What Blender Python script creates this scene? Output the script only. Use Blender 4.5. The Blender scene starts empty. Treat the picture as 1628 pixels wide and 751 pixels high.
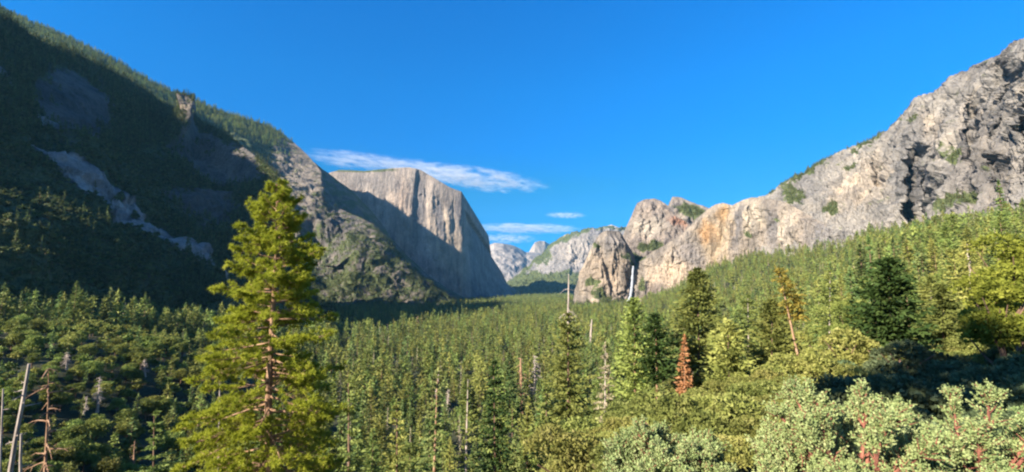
import bpy, math, random
import numpy as np
from mathutils import Vector, Matrix, Euler

# ------------------------------------------------------------------ camera, light, sky, exposure
S = bpy.context.scene
C = S.collection
F, CX, CY, PITCH = 720.0, 814.0, 375.5, math.radians(6.5)
cd = bpy.data.cameras.new('camera'); cam = bpy.data.objects.new('camera', cd); C.objects.link(cam)
cam.location = (0, 0, 0); cam.rotation_euler = (math.radians(90) + PITCH, 0, 0)
cd.sensor_width = 36; cd.lens = 36 * F / 1628; cd.clip_start = 0.1; cd.clip_end = 90000
S.camera = cam
S.render.resolution_x = 1024; S.render.resolution_y = 472

SUN_EL = math.radians(26.0); SUN_AZ = math.radians(230.0)      # azimuth clockwise from +Y (the view direction)
sd = bpy.data.lights.new('sun', 'SUN'); sun = bpy.data.objects.new('sun', sd); C.objects.link(sun)
sd.energy = 4.8; sd.angle = math.radians(0.5); sd.color = (1.0, 0.90, 0.76)
to_sun = Vector((math.sin(SUN_AZ) * math.cos(SUN_EL), math.cos(SUN_AZ) * math.cos(SUN_EL), math.sin(SUN_EL)))
sun.rotation_euler = to_sun.to_track_quat('Z', 'Y').to_euler(); sun.location = (0, 0, 300)

W = bpy.data.worlds.new('World'); S.world = W; W.use_nodes = True
nt = W.node_tree; bg = nt.nodes['Background']
sky = nt.nodes.new('ShaderNodeTexSky'); sky.sky_type = 'NISHITA'; sky.sun_disc = False
sky.sun_elevation = SUN_EL; sky.sun_rotation = SUN_AZ; sky.altitude = 1400; sky.air_density = 1.0; sky.dust_density = 0.1; sky.ozone_density = 3.0
# clear deep blue evening air: the sky away from the sun is filtered bluer, paler to the horizon and towards the sun behind the viewer
tc = nt.nodes.new('ShaderNodeTexCoord'); sx = nt.nodes.new('ShaderNodeSeparateXYZ'); nt.links.new(tc.outputs['Generated'], sx.inputs[0])
rp = nt.nodes.new('ShaderNodeValToRGB'); els = rp.color_ramp.elements
while len(els) < 5: els.new(0.5)
for e_, (p_, c_) in zip(els, [(0.02, (0.05, 0.31, 0.71)), (0.22, (0.03, 0.53, 0.76)), (0.295, (0.008, 0.61, 1.10)), (0.405, (0.006, 0.72, 1.28)), (0.55, (0.006, 0.77, 1.43))]):
    e_.position = p_; e_.color = tuple(q * 0.5 for q in c_) + (1,)
nt.links.new(sx.outputs['Z'], rp.inputs[0])
mr = nt.nodes.new('ShaderNodeMapRange'); nt.links.new(sx.outputs['Y'], mr.inputs[0])
mr.inputs[1].default_value = 0.3; mr.inputs[2].default_value = -0.7
m1 = nt.nodes.new('ShaderNodeMix'); m1.data_type = 'RGBA'; nt.links.new(mr.outputs[0], m1.inputs[0]); nt.links.new(rp.outputs[0], m1.inputs[6]); m1.inputs[7].default_value = (0.27, 0.37, 0.5, 1)
m2 = nt.nodes.new('ShaderNodeVectorMath'); m2.operation = 'MULTIPLY'; nt.links.new(sky.outputs[0], m2.inputs[0]); nt.links.new(m1.outputs[2], m2.inputs[1])
m3 = nt.nodes.new('ShaderNodeVectorMath'); m3.operation = 'SCALE'; nt.links.new(m2.outputs[0], m3.inputs[0]); m3.inputs['Scale'].default_value = 2.0
nt.links.new(m3.outputs[0], bg.inputs['Color'])
bg.inputs['Strength'].default_value = 0.059
S.view_settings.view_transform = 'Standard'; S.view_settings.look = 'None'; S.view_settings.gamma = 1.0
S.view_settings.exposure = 1.75
S.render.engine = 'CYCLES'
S.cycles.filter_width = 2.2
S.cycles.max_bounces = 5; S.cycles.diffuse_bounces = 2; S.cycles.glossy_bounces = 1; S.cycles.transmission_bounces = 3
S.cycles.volume_bounces = 0; S.cycles.transparent_max_bounces = 6
S.cycles.use_denoising = True

# ------------------------------------------------------------------ helpers
rng = np.random.default_rng(7)
R_ = random.Random(11)

def pt(px, py, Y):
    """world point at depth Y (m along the view) seen at photo pixel px, py"""
    px = np.asarray(px, float); py = np.asarray(py, float); Y = np.asarray(Y, float)
    v = (CY - py) / F
    y = math.cos(PITCH) - v * math.sin(PITCH); z = math.sin(PITCH) + v * math.cos(PITCH); x = (px - CX) / F
    return np.stack(np.broadcast_arrays(x / y * Y, Y, z / y * Y), -1)

def proj(P):
    P = np.asarray(P, float)
    f = P[..., 1] * math.cos(PITCH) + P[..., 2] * math.sin(PITCH)
    u = -P[..., 1] * math.sin(PITCH) + P[..., 2] * math.cos(PITCH)
    f = np.where(f > 0.01, f, 1e-3)
    return CX + F * P[..., 0] / f, CY - F * u / f, f

_h = np.random.default_rng(5)
_perm = np.concatenate([_h.permutation(256)] * 3)
_g = _h.normal(size=(256, 3)); _g /= np.linalg.norm(_g, axis=1)[:, None]
def perlin(P):
    i = np.floor(P).astype(np.int64); f = P - i; i &= 255
    u = f * f * f * (f * (f * 6 - 15) + 10)
    res = 0
    for a in (0, 1):
        for b in (0, 1):
            for c in (0, 1):
                h = _perm[_perm[_perm[i[..., 0] + a] + i[..., 1] + b] + i[..., 2] + c]
                g = _g[h]
                d = g[..., 0] * (f[..., 0] - a) + g[..., 1] * (f[..., 1] - b) + g[..., 2] * (f[..., 2] - c)
                w = (u[..., 0] if a else 1 - u[..., 0]) * (u[..., 1] if b else 1 - u[..., 1]) * (u[..., 2] if c else 1 - u[..., 2])
                res = res + w * d
    return res * 1.6
def fbm(P, octs=5, gain=0.5, ridged=False):
    s = 0; a = 1; t = 0
    for k in range(octs):
        n = perlin(P * 2.03 ** k + 17.3 * k)
        if ridged: n = 1 - 2 * np.abs(n)
        s = s + a * n; t += a; a *= gain
    return s / t
def blocks(P, warp=0.5, seed=3.0):
    """jointed rock: a different offset for every cell of a warped lattice"""
    w = np.stack([perlin(P * 0.7 + seed), perlin(P * 0.7 + seed + 9.1), perlin(P * 0.7 + seed + 18.7)], -1)
    i = np.floor(P + w * warp).astype(np.int64) & 255
    return _perm[_perm[_perm[i[..., 0]] + i[..., 1]] + i[..., 2]] / 127.5 - 1.0
def smooth(x, a, b):
    t = np.clip((x - a) / (b - a), 0, 1); return t * t * (3 - 2 * t)

def tag(o, label=None, cat=None, group=None, kind=None):
    if label: o['label'] = label
    if cat: o['category'] = cat
    if group: o['group'] = group
    if kind: o['kind'] = kind
    return o

def mesh_np(name, V, faces, mats=(), mat_idx=None, smooth_shade=False):
    """mesh from numpy vertices and an (n,3) or (n,4) face array"""
    me = bpy.data.meshes.new(name)
    V = np.ascontiguousarray(V, np.float32); faces = np.ascontiguousarray(faces, np.int32)
    n, k = faces.shape
    me.vertices.add(len(V)); me.vertices.foreach_set('co', V.ravel())
    me.loops.add(n * k); me.loops.foreach_set('vertex_index', faces.ravel())
    me.polygons.add(n); me.polygons.foreach_set('loop_start', np.arange(0, n * k, k, dtype=np.int32))
    if mat_idx is not None: me.polygons.foreach_set('material_index', np.asarray(mat_idx, np.int32))
    me.polygons.foreach_set('use_smooth', np.full(n, smooth_shade))
    for m in mats: me.materials.append(m)
    me.update(calc_edges=True)
    return me

def add(name, me, parent=None, loc=None, rot=None, scale=None):
    o = bpy.data.objects.new(name, me); C.objects.link(o)
    if parent is not None: o.parent = parent
    if loc is not None: o.location = loc
    if rot is not None: o.rotation_euler = rot
    if scale is not None: o.scale = scale
    return o

# ------------------------------------------------------------------ materials
class NB:
    def __init__(s, name):
        s.m = bpy.data.materials.new(name); s.m.use_nodes = True; s.t = s.m.node_tree
        s.b = s.t.nodes['Principled BSDF']; s.out = s.t.nodes['Material Output']
        s.b.inputs['Roughness'].default_value = 0.9; s.b.inputs['Specular IOR Level'].default_value = 0.2
    def n(s, typ, **kw):
        x = s.t.nodes.new(typ)
        for k, v in kw.items():
            if k in x.inputs: s.set(x, k, v)
            else: setattr(x, k, v)
        return x
    def set(s, x, k, v):
        if isinstance(v, bpy.types.NodeSocket): s.t.links.new(v, x.inputs[k])
        else: x.inputs[k].default_value = v
    def noise(s, vec, scale, detail=5, rough=0.55):
        x = s.n('ShaderNodeTexNoise'); x.inputs['Scale'].default_value = scale; x.inputs['Detail'].default_value = detail
        x.inputs['Roughness'].default_value = rough; s.t.links.new(vec, x.inputs['Vector']); return x.outputs['Fac']
    def ramp(s, fac, stops):
        x = s.n('ShaderNodeValToRGB'); e = x.color_ramp.elements
        while len(e) < len(stops): e.new(0.5)
        for q, (p, c) in zip(e, stops): q.position = p; q.color = c if len(c) == 4 else (*c, 1)
        s.t.links.new(fac, x.inputs[0]); return x.outputs[0]
    def mix(s, fac, a, b, mode='MIX'):
        x = s.n('ShaderNodeMix'); x.data_type = 'RGBA'; x.blend_type = mode
        for k, v in ((0, fac), (6, a), (7, b)):
            if isinstance(v, bpy.types.NodeSocket): s.t.links.new(v, x.inputs[k])
            else: x.inputs[k].default_value = v if k == 0 or len(v) == 4 else (*v, 1)
        return x.outputs[2]
    def pos(s, scale=(1, 1, 1)):
        g = s.n('ShaderNodeNewGeometry'); m = s.n('ShaderNodeVectorMath'); m.operation = 'MULTIPLY'
        s.t.links.new(g.outputs['Position'], m.inputs[0]); m.inputs[1].default_value = scale; return m.outputs[0]
    def bump(s, h, dist, strength=1.0):
        x = s.n('ShaderNodeBump'); x.inputs['Distance'].default_value = dist; x.inputs['Strength'].default_value = strength
        s.t.links.new(h, x.inputs['Height']); s.t.links.new(x.outputs[0], s.b.inputs['Normal'])
    def color(s, c):
        s.set(s.b, 'Base Color', c)

def granite_mat(name, size, bumpd):
    """rock whose painted tint attribute is broken up by grain, water streaks and cracks; size = metres of the largest patches"""
    k = NB(name)
    a = k.n('ShaderNodeAttribute', attribute_name='tint').outputs['Color']
    p = k.pos(); pv = k.pos((1, 1, 0.14)); ph = k.pos((0.35, 0.35, 1))
    n1 = k.noise(p, 1 / size, 8, 0.62)
    c = k.mix(0.85, a, k.ramp(n1, [(0.28, (0.50, 0.50, 0.52)), (0.5, (0.95, 0.93, 0.92)), (0.72, (1.5, 1.44, 1.36))]), 'MULTIPLY')
    n2 = k.noise(pv, 3.2 / size, 6, 0.6)
    c = k.mix(0.7, c, k.ramp(n2, [(0.33, (0.42, 0.42, 0.45)), (0.48, (0.95, 0.95, 0.95)), (0.65, (1.25, 1.18, 1.08))]), 'MULTIPLY')
    n3 = k.noise(p, 14 / size, 6, 0.7)
    c = k.mix(0.8, c, k.ramp(n3, [(0.3, (0.5, 0.5, 0.5)), (0.5, (1, 1, 1)), (0.7, (1.4, 1.4, 1.4))]), 'MULTIPLY')
    veg = k.n('ShaderNodeAttribute', attribute_name='veg').outputs['Fac']
    n4 = k.noise(p, 9 / size, 6, 0.75)
    ad = k.n('ShaderNodeMath'); ad.operation = 'ADD'; k.t.links.new(veg, ad.inputs[0]); k.t.links.new(n4, ad.inputs[1])
    vf = k.ramp(ad.outputs[0], [(0.86, (0, 0, 0)), (1.0, (1, 1, 1))])
    gc = k.ramp(k.noise(p, 20 / size, 4, 0.7), [(0.35, (0.035, 0.05, 0.02)), (0.6, (0.10, 0.115, 0.045))])
    c = k.mix(vf, c, gc)
    k.color(c)
    ml = k.n('ShaderNodeMath'); ml.operation = 'ADD'; k.t.links.new(n2, ml.inputs[0]); k.t.links.new(n3, ml.inputs[1])
    wp = k.n('ShaderNodeVectorMath'); wp.operation = 'ADD'; pv2 = k.pos((1, 1, 0.35)); nz = k.n('ShaderNodeTexNoise'); nz.inputs['Scale'].default_value = 3 / size; nz.inputs['Detail'].default_value = 4
    k.t.links.new(pv2, nz.inputs['Vector']); sc_ = k.n('ShaderNodeVectorMath'); sc_.operation = 'SCALE'; sc_.inputs['Scale'].default_value = size * 0.35; k.t.links.new(nz.outputs['Color'], sc_.inputs[0])
    k.t.links.new(pv2, wp.inputs[0]); k.t.links.new(sc_.outputs[0], wp.inputs[1])
    vo = k.n('ShaderNodeTexVoronoi'); vo.feature = 'DISTANCE_TO_EDGE'; vo.inputs['Scale'].default_value = 6.0 / size; k.t.links.new(wp.outputs[0], vo.inputs['Vector'])
    cr = k.n('ShaderNodeMapRange'); k.t.links.new(vo.outputs['Distance'], cr.inputs[0]); cr.inputs[2].default_value = 0.12
    m3_ = k.n('ShaderNodeMath'); m3_.operation = 'MULTIPLY_ADD'; k.t.links.new(cr.outputs[0], m3_.inputs[0]); m3_.inputs[1].default_value = 0.45; k.t.links.new(ml.outputs[0], m3_.inputs[2])
    k.bump(m3_.outputs[0], bumpd, 1.0)
    return k.m

def leaf_mat(name, cols, var=0.5, trans=0.25, noise_scale=0.8, hue=0.03):
    """foliage: colour varies from plant to plant (object random) and from clump to clump"""
    k = NB(name)
    oi = k.n('ShaderNodeObjectInfo').outputs['Random']
    n = k.noise(k.pos(), noise_scale, 3, 0.6)
    stops = [(0.30 + 0.4 * i / (len(cols) - 1), c) for i, c in enumerate(cols)]
    c = k.ramp(n, stops)
    v = k.n('ShaderNodeMapRange'); k.t.links.new(oi, v.inputs[0]); v.inputs[3].default_value = 1 - var * 0.5; v.inputs[4].default_value = 1 + var * 0.6
    h = k.n('ShaderNodeMath'); h.operation = 'MULTIPLY'; k.t.links.new(oi, h.inputs[0]); h.inputs[1].default_value = 7.31
    h2 = k.n('ShaderNodeMath'); h2.operation = 'FRACT'; k.t.links.new(h.outputs[0], h2.inputs[0])
    hr = k.n('ShaderNodeMapRange'); k.t.links.new(h2.outputs[0], hr.inputs[0]); hr.inputs[3].default_value = 0.5 - hue; hr.inputs[4].default_value = 0.5 + hue
    x = k.n('ShaderNodeHueSaturation'); k.t.links.new(hr.outputs[0], x.inputs['Hue']); k.t.links.new(v.outputs[0], x.inputs['Value']); k.t.links.new(c, x.inputs['Color'])
    k.color(x.outputs[0])
    k.b.inputs['Roughness'].default_value = 0.7; k.b.inputs['Specular IOR Level'].default_value = 0.15
    if trans:
        tr = k.n('ShaderNodeBsdfTranslucent'); k.t.links.new(x.outputs[0], tr.inputs['Color'])
        ms = k.n('ShaderNodeMixShader'); ms.inputs[0].default_value = trans
        k.t.links.new(k.b.outputs[0], ms.inputs[1]); k.t.links.new(tr.outputs[0], ms.inputs[2]); k.t.links.new(ms.outputs[0], k.out.inputs[0])
    return k.m

def bark_mat(name, a, b, scale=2.0):
    k = NB(name); n = k.noise(k.pos((1, 1, 0.25)), scale, 6, 0.7)
    k.color(k.ramp(n, [(0.35, a), (0.65, b)])); k.bump(n, 0.08, 0.8); return k.m

def soil_mat():
    k = NB('forest_soil'); p = k.pos()
    n = k.noise(p, 0.02, 8, 0.7); n2 = k.noise(p, 0.6, 6, 0.7)
    c = k.ramp(n, [(0.35, (0.030, 0.034, 0.016)), (0.55, (0.055, 0.058, 0.028)), (0.75, (0.11, 0.10, 0.06))])
    c = k.mix(0.8, c, k.ramp(n2, [(0.3, (0.45, 0.45, 0.45)), (0.7, (1.5, 1.5, 1.5))]), 'MULTIPLY')
    k.color(c); k.bump(n2, 0.5, 1.0); return k.m

M = {}
M['soil'] = soil_mat()
M['rock_near'] = granite_mat('granite_near', 120, 6)
M['rock_mid'] = granite_mat('granite_cliff', 170, 7)
M['rock_far'] = granite_mat('granite_far', 500, 22)
M['fir'] = leaf_mat('fir_needles', [(0.055, 0.09, 0.026), (0.12, 0.16, 0.048), (0.20, 0.23, 0.075)], 0.7, 0.2, 0.25)
M['pine'] = leaf_mat('pine_needles', [(0.09, 0.12, 0.028), (0.185, 0.215, 0.052), (0.29, 0.31, 0.085)], 0.6, 0.25, 0.25)
M['drypine'] = leaf_mat('dry_pine_needles', [(0.17, 0.15, 0.08), (0.27, 0.235, 0.14), (0.36, 0.31, 0.20)], 0.5, 0.2, 0.3)
M['oak'] = leaf_mat('oak_leaves', [(0.065, 0.09, 0.024), (0.19, 0.22, 0.050), (0.33, 0.34, 0.09)], 0.6, 0.33, 0.3)
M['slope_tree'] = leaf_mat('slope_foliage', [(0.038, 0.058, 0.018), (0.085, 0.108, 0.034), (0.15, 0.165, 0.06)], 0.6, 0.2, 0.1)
M['bark'] = bark_mat('conifer_bark', (0.09, 0.055, 0.035), (0.24, 0.15, 0.10))
M['greybark'] = bark_mat('weathered_wood', (0.22, 0.18, 0.15), (0.50, 0.42, 0.35))

# ------------------------------------------------------------------ terrain: valley floor, overlook and near hillsides as one sheet
GP = np.array([-700, -150, 0, 200, 350, 500, 650, 800, 900, 1000, 1075, 1150, 1300, 1450, 1628, 1800, 2600.])
GR = np.array([1, 8, 20, 35, 50, 70, 100, 200, 350, 600, 1000, 1800, 3000, 5000, 9000, 19500.])
GZ = np.array([
 [-1.7, -3.5, -9, -17, -26, -38, -52, -80, -70, -40, -50, -60, -60, -60, -60, -60],
 [-1.7, -3.5, -9, -17, -26, -38, -52, -86, -72, -38, -60, -80, -90, -90, -90, -90],
 [-1.7, -3.5, -9, -17, -26, -38, -52, -86, -74, -34, -60, -90, -110, -110, -110, -110],
 [-1.7, -3.5, -10, -19, -30, -43, -60, -92, -90, -48, -75, -100, -115, -115, -115, -115],
 [-1.7, -3.8, -11, -21, -33, -47, -64, -98, -108, -80, -88, -110, -120, -120, -120, -120],
 [-1.7, -4.0, -12, -23, -35, -50, -68, -108, -130, -122, -128, -128, -126, -125, -125, -125],
 [-1.7, -4.0, -12, -22, -33, -45, -60, -92, -116, -136, -140, -138, -135, -132, -128, -128],
 [-1.7, -4.0, -11, -19, -28, -40, -55, -86, -110, -134, -142, -140, -137, -134, -128, -128],
 [-1.7, -3.8, -8.5, -14, -20, -30, -45, -80, -108, -134, -142, -138, -133, -130, -128, -128],
 [-1.7, -3.3, -7.2, -11, -14.5, -19, -28, -80, -125, -138, -138, -130, -112, -100, -100, -100],
 [-1.7, -3.2, -7.2, -11, -14.5, -19, -27, -66, -115, -130, -130, -105, 0, 60, 60, 60],
 [-1.7, -3.1, -6.8, -9.8, -12.5, -16, -21, -50, -95, -118, -112, -50, 190, 200, 200, 200],
 [-1.7, -3.0, -6.2, -8.4, -10.0, -12.5, -15, -26, -40, -52, -35, 45, 250, 300, 300, 300],
 [-1.7, -2.9, -5.8, -7.6, -9.0, -11, -12, -14, -6, 8, 45, 150, 330, 450, 450, 450],
 [-1.7, -2.8, -5.2, -6.4, -7.4, -8, -8, -3, 8, 30, 66, 160, 420, 500, 500, 500],
 [-1.7, -2.6, -4.8, -5.6, -6, -5, -2, 8, 28, 60, 110, 260, 450, 500, 500, 500],
 [-1.7, -2.0, -3, -3, -1, 4, 12, 40, 80, 120, 170, 260, 450, 500, 500, 500]])
_th = np.arctan((GP - CX) / F)
TH = np.concatenate([np.linspace(-math.pi, -0.96, 60)[:-1], np.linspace(-0.96, 0.96, 500), np.linspace(0.96, math.pi, 60)[1:]])
LR = np.linspace(math.log(1.0), math.log(19500), 420)
_tmp = np.stack([np.interp(TH, _th, GZ[:, j]) for j in range(len(GR))], 1)
HZ = np.stack([np.interp(LR, np.log(GR), _tmp[i]) for i in range(len(TH))], 0)
def _blur(A, n, axis):
    k = np.hanning(n + 2)[1:-1]; k /= k.sum()
    pad = [(0, 0), (0, 0)]; pad[axis] = (n // 2, n // 2)
    return np.apply_along_axis(lambda r: np.convolve(r, k, 'valid'), axis, np.pad(A, pad, mode='edge'))
HZ[59:559] = _blur(_blur(HZ[59:559], 41, 0), 1, 1)
HZ = _blur(HZ, 15, 1)
_w = (np.pi - np.abs(TH)) / (np.pi - 0.96)                       # behind the viewer the ground closes up to an even shoulder
_b = np.interp(LR, np.log([1, 8, 30, 200, 1000, 19500]), [-1.7, -1.8, -2.5, -8, -20, -20])
_k = smooth(np.abs(TH), 1.0, 2.0)[:, None]
HZ = HZ * (1 - _k) + _b[None] * _k
_GX = np.sin(TH)[:, None] * np.exp(LR)[None]; _GY = np.cos(TH)[:, None] * np.exp(LR)[None]
_n = fbm(np.stack([_GX / 160, _GY / 160, np.zeros_like(_GX)], -1), 4)
_n2 = fbm(np.stack([_GX / 14, _GY / 14, np.ones_like(_GX) * 3], -1), 4)
_R = np.exp(LR)[None]
HZ = HZ + _n * (12 * smooth(_R, 120, 500) + 9 * smooth(_R, 600, 1400)) + _n2 * 1.0 * smooth(_R, 10, 50)
def ground_z(x, y):
    th = np.arctan2(x, y); lr = np.log(np.maximum(np.hypot(x, y), 1.01))
    i = np.clip(np.searchsorted(TH, th) - 1, 0, len(TH) - 2); a = (th - TH[i]) / (TH[i + 1] - TH[i])
    j = np.clip(((lr - LR[0]) / (LR[1] - LR[0])).astype(int), 0, len(LR) - 2); b = (lr - LR[j]) / (LR[1] - LR[0])
    return HZ[i, j] * (1 - a) * (1 - b) + HZ[i + 1, j] * a * (1 - b) + HZ[i, j + 1] * (1 - a) * b + HZ[i + 1, j + 1] * a * b
def grid_faces(n, m):
    i = np.arange(n - 1)[:, None] * m + np.arange(m - 1)[None]
    return np.stack([i, i + 1, i + m + 1, i + m], -1).reshape(-1, 4)
gv = np.stack([_GX, _GY, HZ], -1).reshape(-1, 3)
gf = grid_faces(len(TH), len(LR))
gv = np.vstack([gv, [[0, 0, -1.7]]])
ring = np.arange(len(TH)) * len(LR)
cap = np.stack([np.full(len(TH) - 1, len(gv) - 1), ring[:-1], ring[1:], ring[1:]], 1)   # closes the small hole under the viewer
g_me = mesh_np('ground', gv, gf, [M['soil']], smooth_shade=True)
tag(add('ground', g_me), 'forested valley floor and hillside below the overlook', None, kind='structure')
c_me = mesh_np('ground_patch', np.vstack([gv[ring], [[0, 0, -1.7]]]), np.stack([np.full(len(TH) - 1, len(TH)), np.arange(1, len(TH)), np.arange(len(TH) - 1)], 1), [M['soil']])
tag(add('ground', c_me), 'bare soil underfoot at the overlook', None, kind='structure')

# ------------------------------------------------------------------ lofted landforms
LOFTS = {}
def loft(name, label, rows, counts, du, mat, tint=None, veg=None, disp=None, back=(0, 600, -500), step=None, bottom=-260, unit=1.0):
    """unit = metres per unit of the depths given in rows; rows of (px, py, depth) control points from crest to foot; the sheet between them is displaced by rock noise and closed with a back slope"""
    p0 = min(r[0][0] for r in rows); p1 = max(r[-1][0] for r in rows)
    U = np.arange(p0, p1 + du * 0.5, du)
    PY = []; YY = []
    for r in rows:
        r = np.array(r, float); PY.append(np.interp(U, r[:, 0], r[:, 1])); YY.append(np.interp(U, r[:, 0], r[:, 2]))
    base = [pt(U, a, b) for a, b in zip(PY, YY)]
    V = []; vv = []
    for k in range(len(rows) - 1):
        t = np.linspace(0, 1, counts[k], endpoint=(k == len(rows) - 2))[:, None, None]
        V.append(base[k][None] * (1 - t) + base[k + 1][None] * t); vv += list(k + t[:, 0, 0])
    V = np.concatenate(V, 0); vv = np.array(vv)                       # (rows, cols, 3)
    px, py, dep = proj(V)
    # normals of the base sheet
    du_ = np.gradient(V, axis=1); dv_ = np.gradient(V, axis=0)
    N = np.cross(dv_, du_); N /= np.linalg.norm(N, axis=-1, keepdims=True) + 1e-9
    N = np.where((N * V).sum(-1, keepdims=True) > 0, -N, N)
    if disp is not None:
        D = disp(V, px, py, vv[:, None] * np.ones(px.shape)); V = V + N * D[..., None]
    if step is not None: V = V * (1 + step(px, py) / dep)[..., None]
    T = np.ones(px.shape + (4,)); T[..., :3] = (tint(V, px, py) if tint is not None else np.full(px.shape + (3,), 0.3)) * np.array([0.56, 0.54, 0.52])
    G = veg(V, px, py, N) if veg is not None else np.zeros(px.shape)
    # back slope and foot skirt
    top = V[0]; bk = np.array(back, float)
    extra = [top + bk * f for f in (1.0, 0.45, 0.12)]
    foot = V[-1].copy(); foot[:, 2] = np.minimum(foot[:, 2] - 40, bottom)
    A = np.concatenate([np.stack(extra), V, foot[None]], 0)
    Tt = np.concatenate([np.repeat(T[:1], 3, 0), T, T[-1:]], 0); Gg = np.concatenate([np.repeat(G[:1], 3, 0), G, G[-1:]], 0)
    A = A * unit; V = V * unit
    me = mesh_np(name, A.reshape(-1, 3), grid_faces(A.shape[0], A.shape[1]), [mat], smooth_shade=True)
    at = me.attributes.new('tint', 'FLOAT_COLOR', 'POINT'); at.data.foreach_set('color', Tt.astype(np.float32).ravel())
    at = me.attributes.new('veg', 'FLOAT', 'POINT'); at.data.foreach_set('value', Gg.astype(np.float32).ravel())
    o = tag(add(name, me), label, None, kind='structure')
    LOFTS[len(LOFTS)] = dict(V=V, N=N, px=px, py=py, veg=G, U=U)
    return o

def blob(px, py, cx, cy, rx, ry, rot=0.0, soft=0.4):
    a = math.radians(rot); x = px - cx; y = py - cy
    u = (x * math.cos(a) + y * math.sin(a)) / rx; v = (-x * math.sin(a) + y * math.cos(a)) / ry
    r = np.sqrt(u * u + v * v); return 1 - smooth(r, 1 - soft, 1 + soft)
def wob(px, py, s=22.0, a=9.0, seed=0.0):
    P = np.stack([px / s, py / s, np.full_like(px, seed)], -1)
    return px + a * fbm(P, 4), py + a * fbm(P + 31.7, 4)
def saw(px, py, cx, slope, cy, w, A, y0, y1, soft=14):
    """a rib: at the line px = cx + slope*(py-cy) the rock drops back by A metres, recovering over w pixels to the right"""
    s = px - (cx + slope * (py - cy)); e = smooth(py, y0 - soft, y0 + soft) * (1 - smooth(py, y1 - soft, y1 + soft))
    return A * e * np.where(s < 0, 0, np.where(s < 5, s / 5.0, np.maximum(0, 1 - (s - 5) / w)))
def L3(*a): return np.array(a, float)
def lerpc(base, items, px, py):
    c = np.broadcast_to(base, px.shape + (3,)).copy()
    for col, m in items: c = c * (1 - m[..., None]) + L3(*col) * m[..., None]
    return c

# --- forested mountain on the left: shaded flank, sunlit crest, talus chutes
def m1_disp(V, px, py, v):
    fade = smooth(v, 0.0, 1.2)
    a = fbm(V / [260, 260, 320], 5, ridged=True) * 60 + fbm(V / 60 + 5, 5) * 20 + blocks(V / [30, 30, 40]) * 6
    knob = blob(*wob(px, py, 16, 5), 283, 214, 25, 22, 0, 0.5) * 95
    cleft = -40 * blob(px, py, 330, 262, 60, 26, 20, 0.5)
    return a * (0.12 + 0.88 * fade) + knob + cleft
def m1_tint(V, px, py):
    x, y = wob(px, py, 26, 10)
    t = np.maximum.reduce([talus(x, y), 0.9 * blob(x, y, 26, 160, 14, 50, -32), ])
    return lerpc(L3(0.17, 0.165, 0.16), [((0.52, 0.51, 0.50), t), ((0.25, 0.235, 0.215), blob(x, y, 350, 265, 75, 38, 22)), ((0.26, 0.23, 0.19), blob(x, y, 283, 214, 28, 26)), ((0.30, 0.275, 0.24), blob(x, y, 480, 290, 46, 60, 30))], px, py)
def talus(x, y):
    # the long pale scree chute running from upper left down to the valley
    c = np.interp(x, [20, 60, 100, 150, 200, 260, 310, 345], [235, 268, 292, 325, 358, 400, 440, 474])
    h = np.interp(x, [20, 60, 100, 150, 200, 260, 310, 345], [4, 10, 18, 20, 20, 18, 12, 8])
    m = (1 - smooth(np.abs(y - c) / h, 0.75, 1.15)) * smooth(x, 15, 30) * (1 - smooth(x, 340, 352))
    holes = np.maximum(blob(x, y, 172, 333, 12, 6, 25), blob(x, y, 204, 357, 9, 5, 10))
    c2 = np.interp(x, [0, 20, 45, 80], [120, 170, 200, 222]); m2 = (1 - smooth(np.abs(y - c2) / 9, 0.6, 1.3)) * (1 - smooth(x, 60, 80))
    return np.maximum(m, 0.8 * m2) * (1 - holes)
def m1_veg(V, px, py, N):
    x, y = wob(px, py, 26, 10)
    rock = np.maximum.reduce([0.7 * blob(x, y, 115, 175, 60, 50, 40, .7), 0.8 * blob(x, y, 350, 262, 70, 38, 22), 0.7 * blob(x, y, 285, 222, 24, 20), 0.55 * blob(x, y, 480, 285, 40, 60, 30), 0.55 * blob(x, y, 330, 350, 60, 40, 30, .7)])
    return np.clip(0.66 + 0.45 * fbm(V / 80, 5) - rock * (0.85 + 1.3 * fbm(V / 35 + 4, 5, 0.65)) - 1.5 * talus(*wob(px, py, 18, 5)), 0, 1)
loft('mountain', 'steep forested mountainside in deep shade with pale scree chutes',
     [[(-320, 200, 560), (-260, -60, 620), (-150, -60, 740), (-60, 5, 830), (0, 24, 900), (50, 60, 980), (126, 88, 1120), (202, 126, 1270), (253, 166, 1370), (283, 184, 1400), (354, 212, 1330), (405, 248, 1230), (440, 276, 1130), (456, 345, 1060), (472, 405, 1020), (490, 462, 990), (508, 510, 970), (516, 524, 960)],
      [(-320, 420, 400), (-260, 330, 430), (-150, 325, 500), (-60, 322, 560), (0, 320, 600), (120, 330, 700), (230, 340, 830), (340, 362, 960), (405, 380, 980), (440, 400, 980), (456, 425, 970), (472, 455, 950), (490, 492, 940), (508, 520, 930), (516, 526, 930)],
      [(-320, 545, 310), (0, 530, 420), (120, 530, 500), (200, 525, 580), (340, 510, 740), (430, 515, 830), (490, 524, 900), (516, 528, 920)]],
     [190, 110], 1.6, M['rock_near'], m1_tint, m1_veg, m1_disp, back=(-170, 260, -620), unit=1.5)

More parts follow.
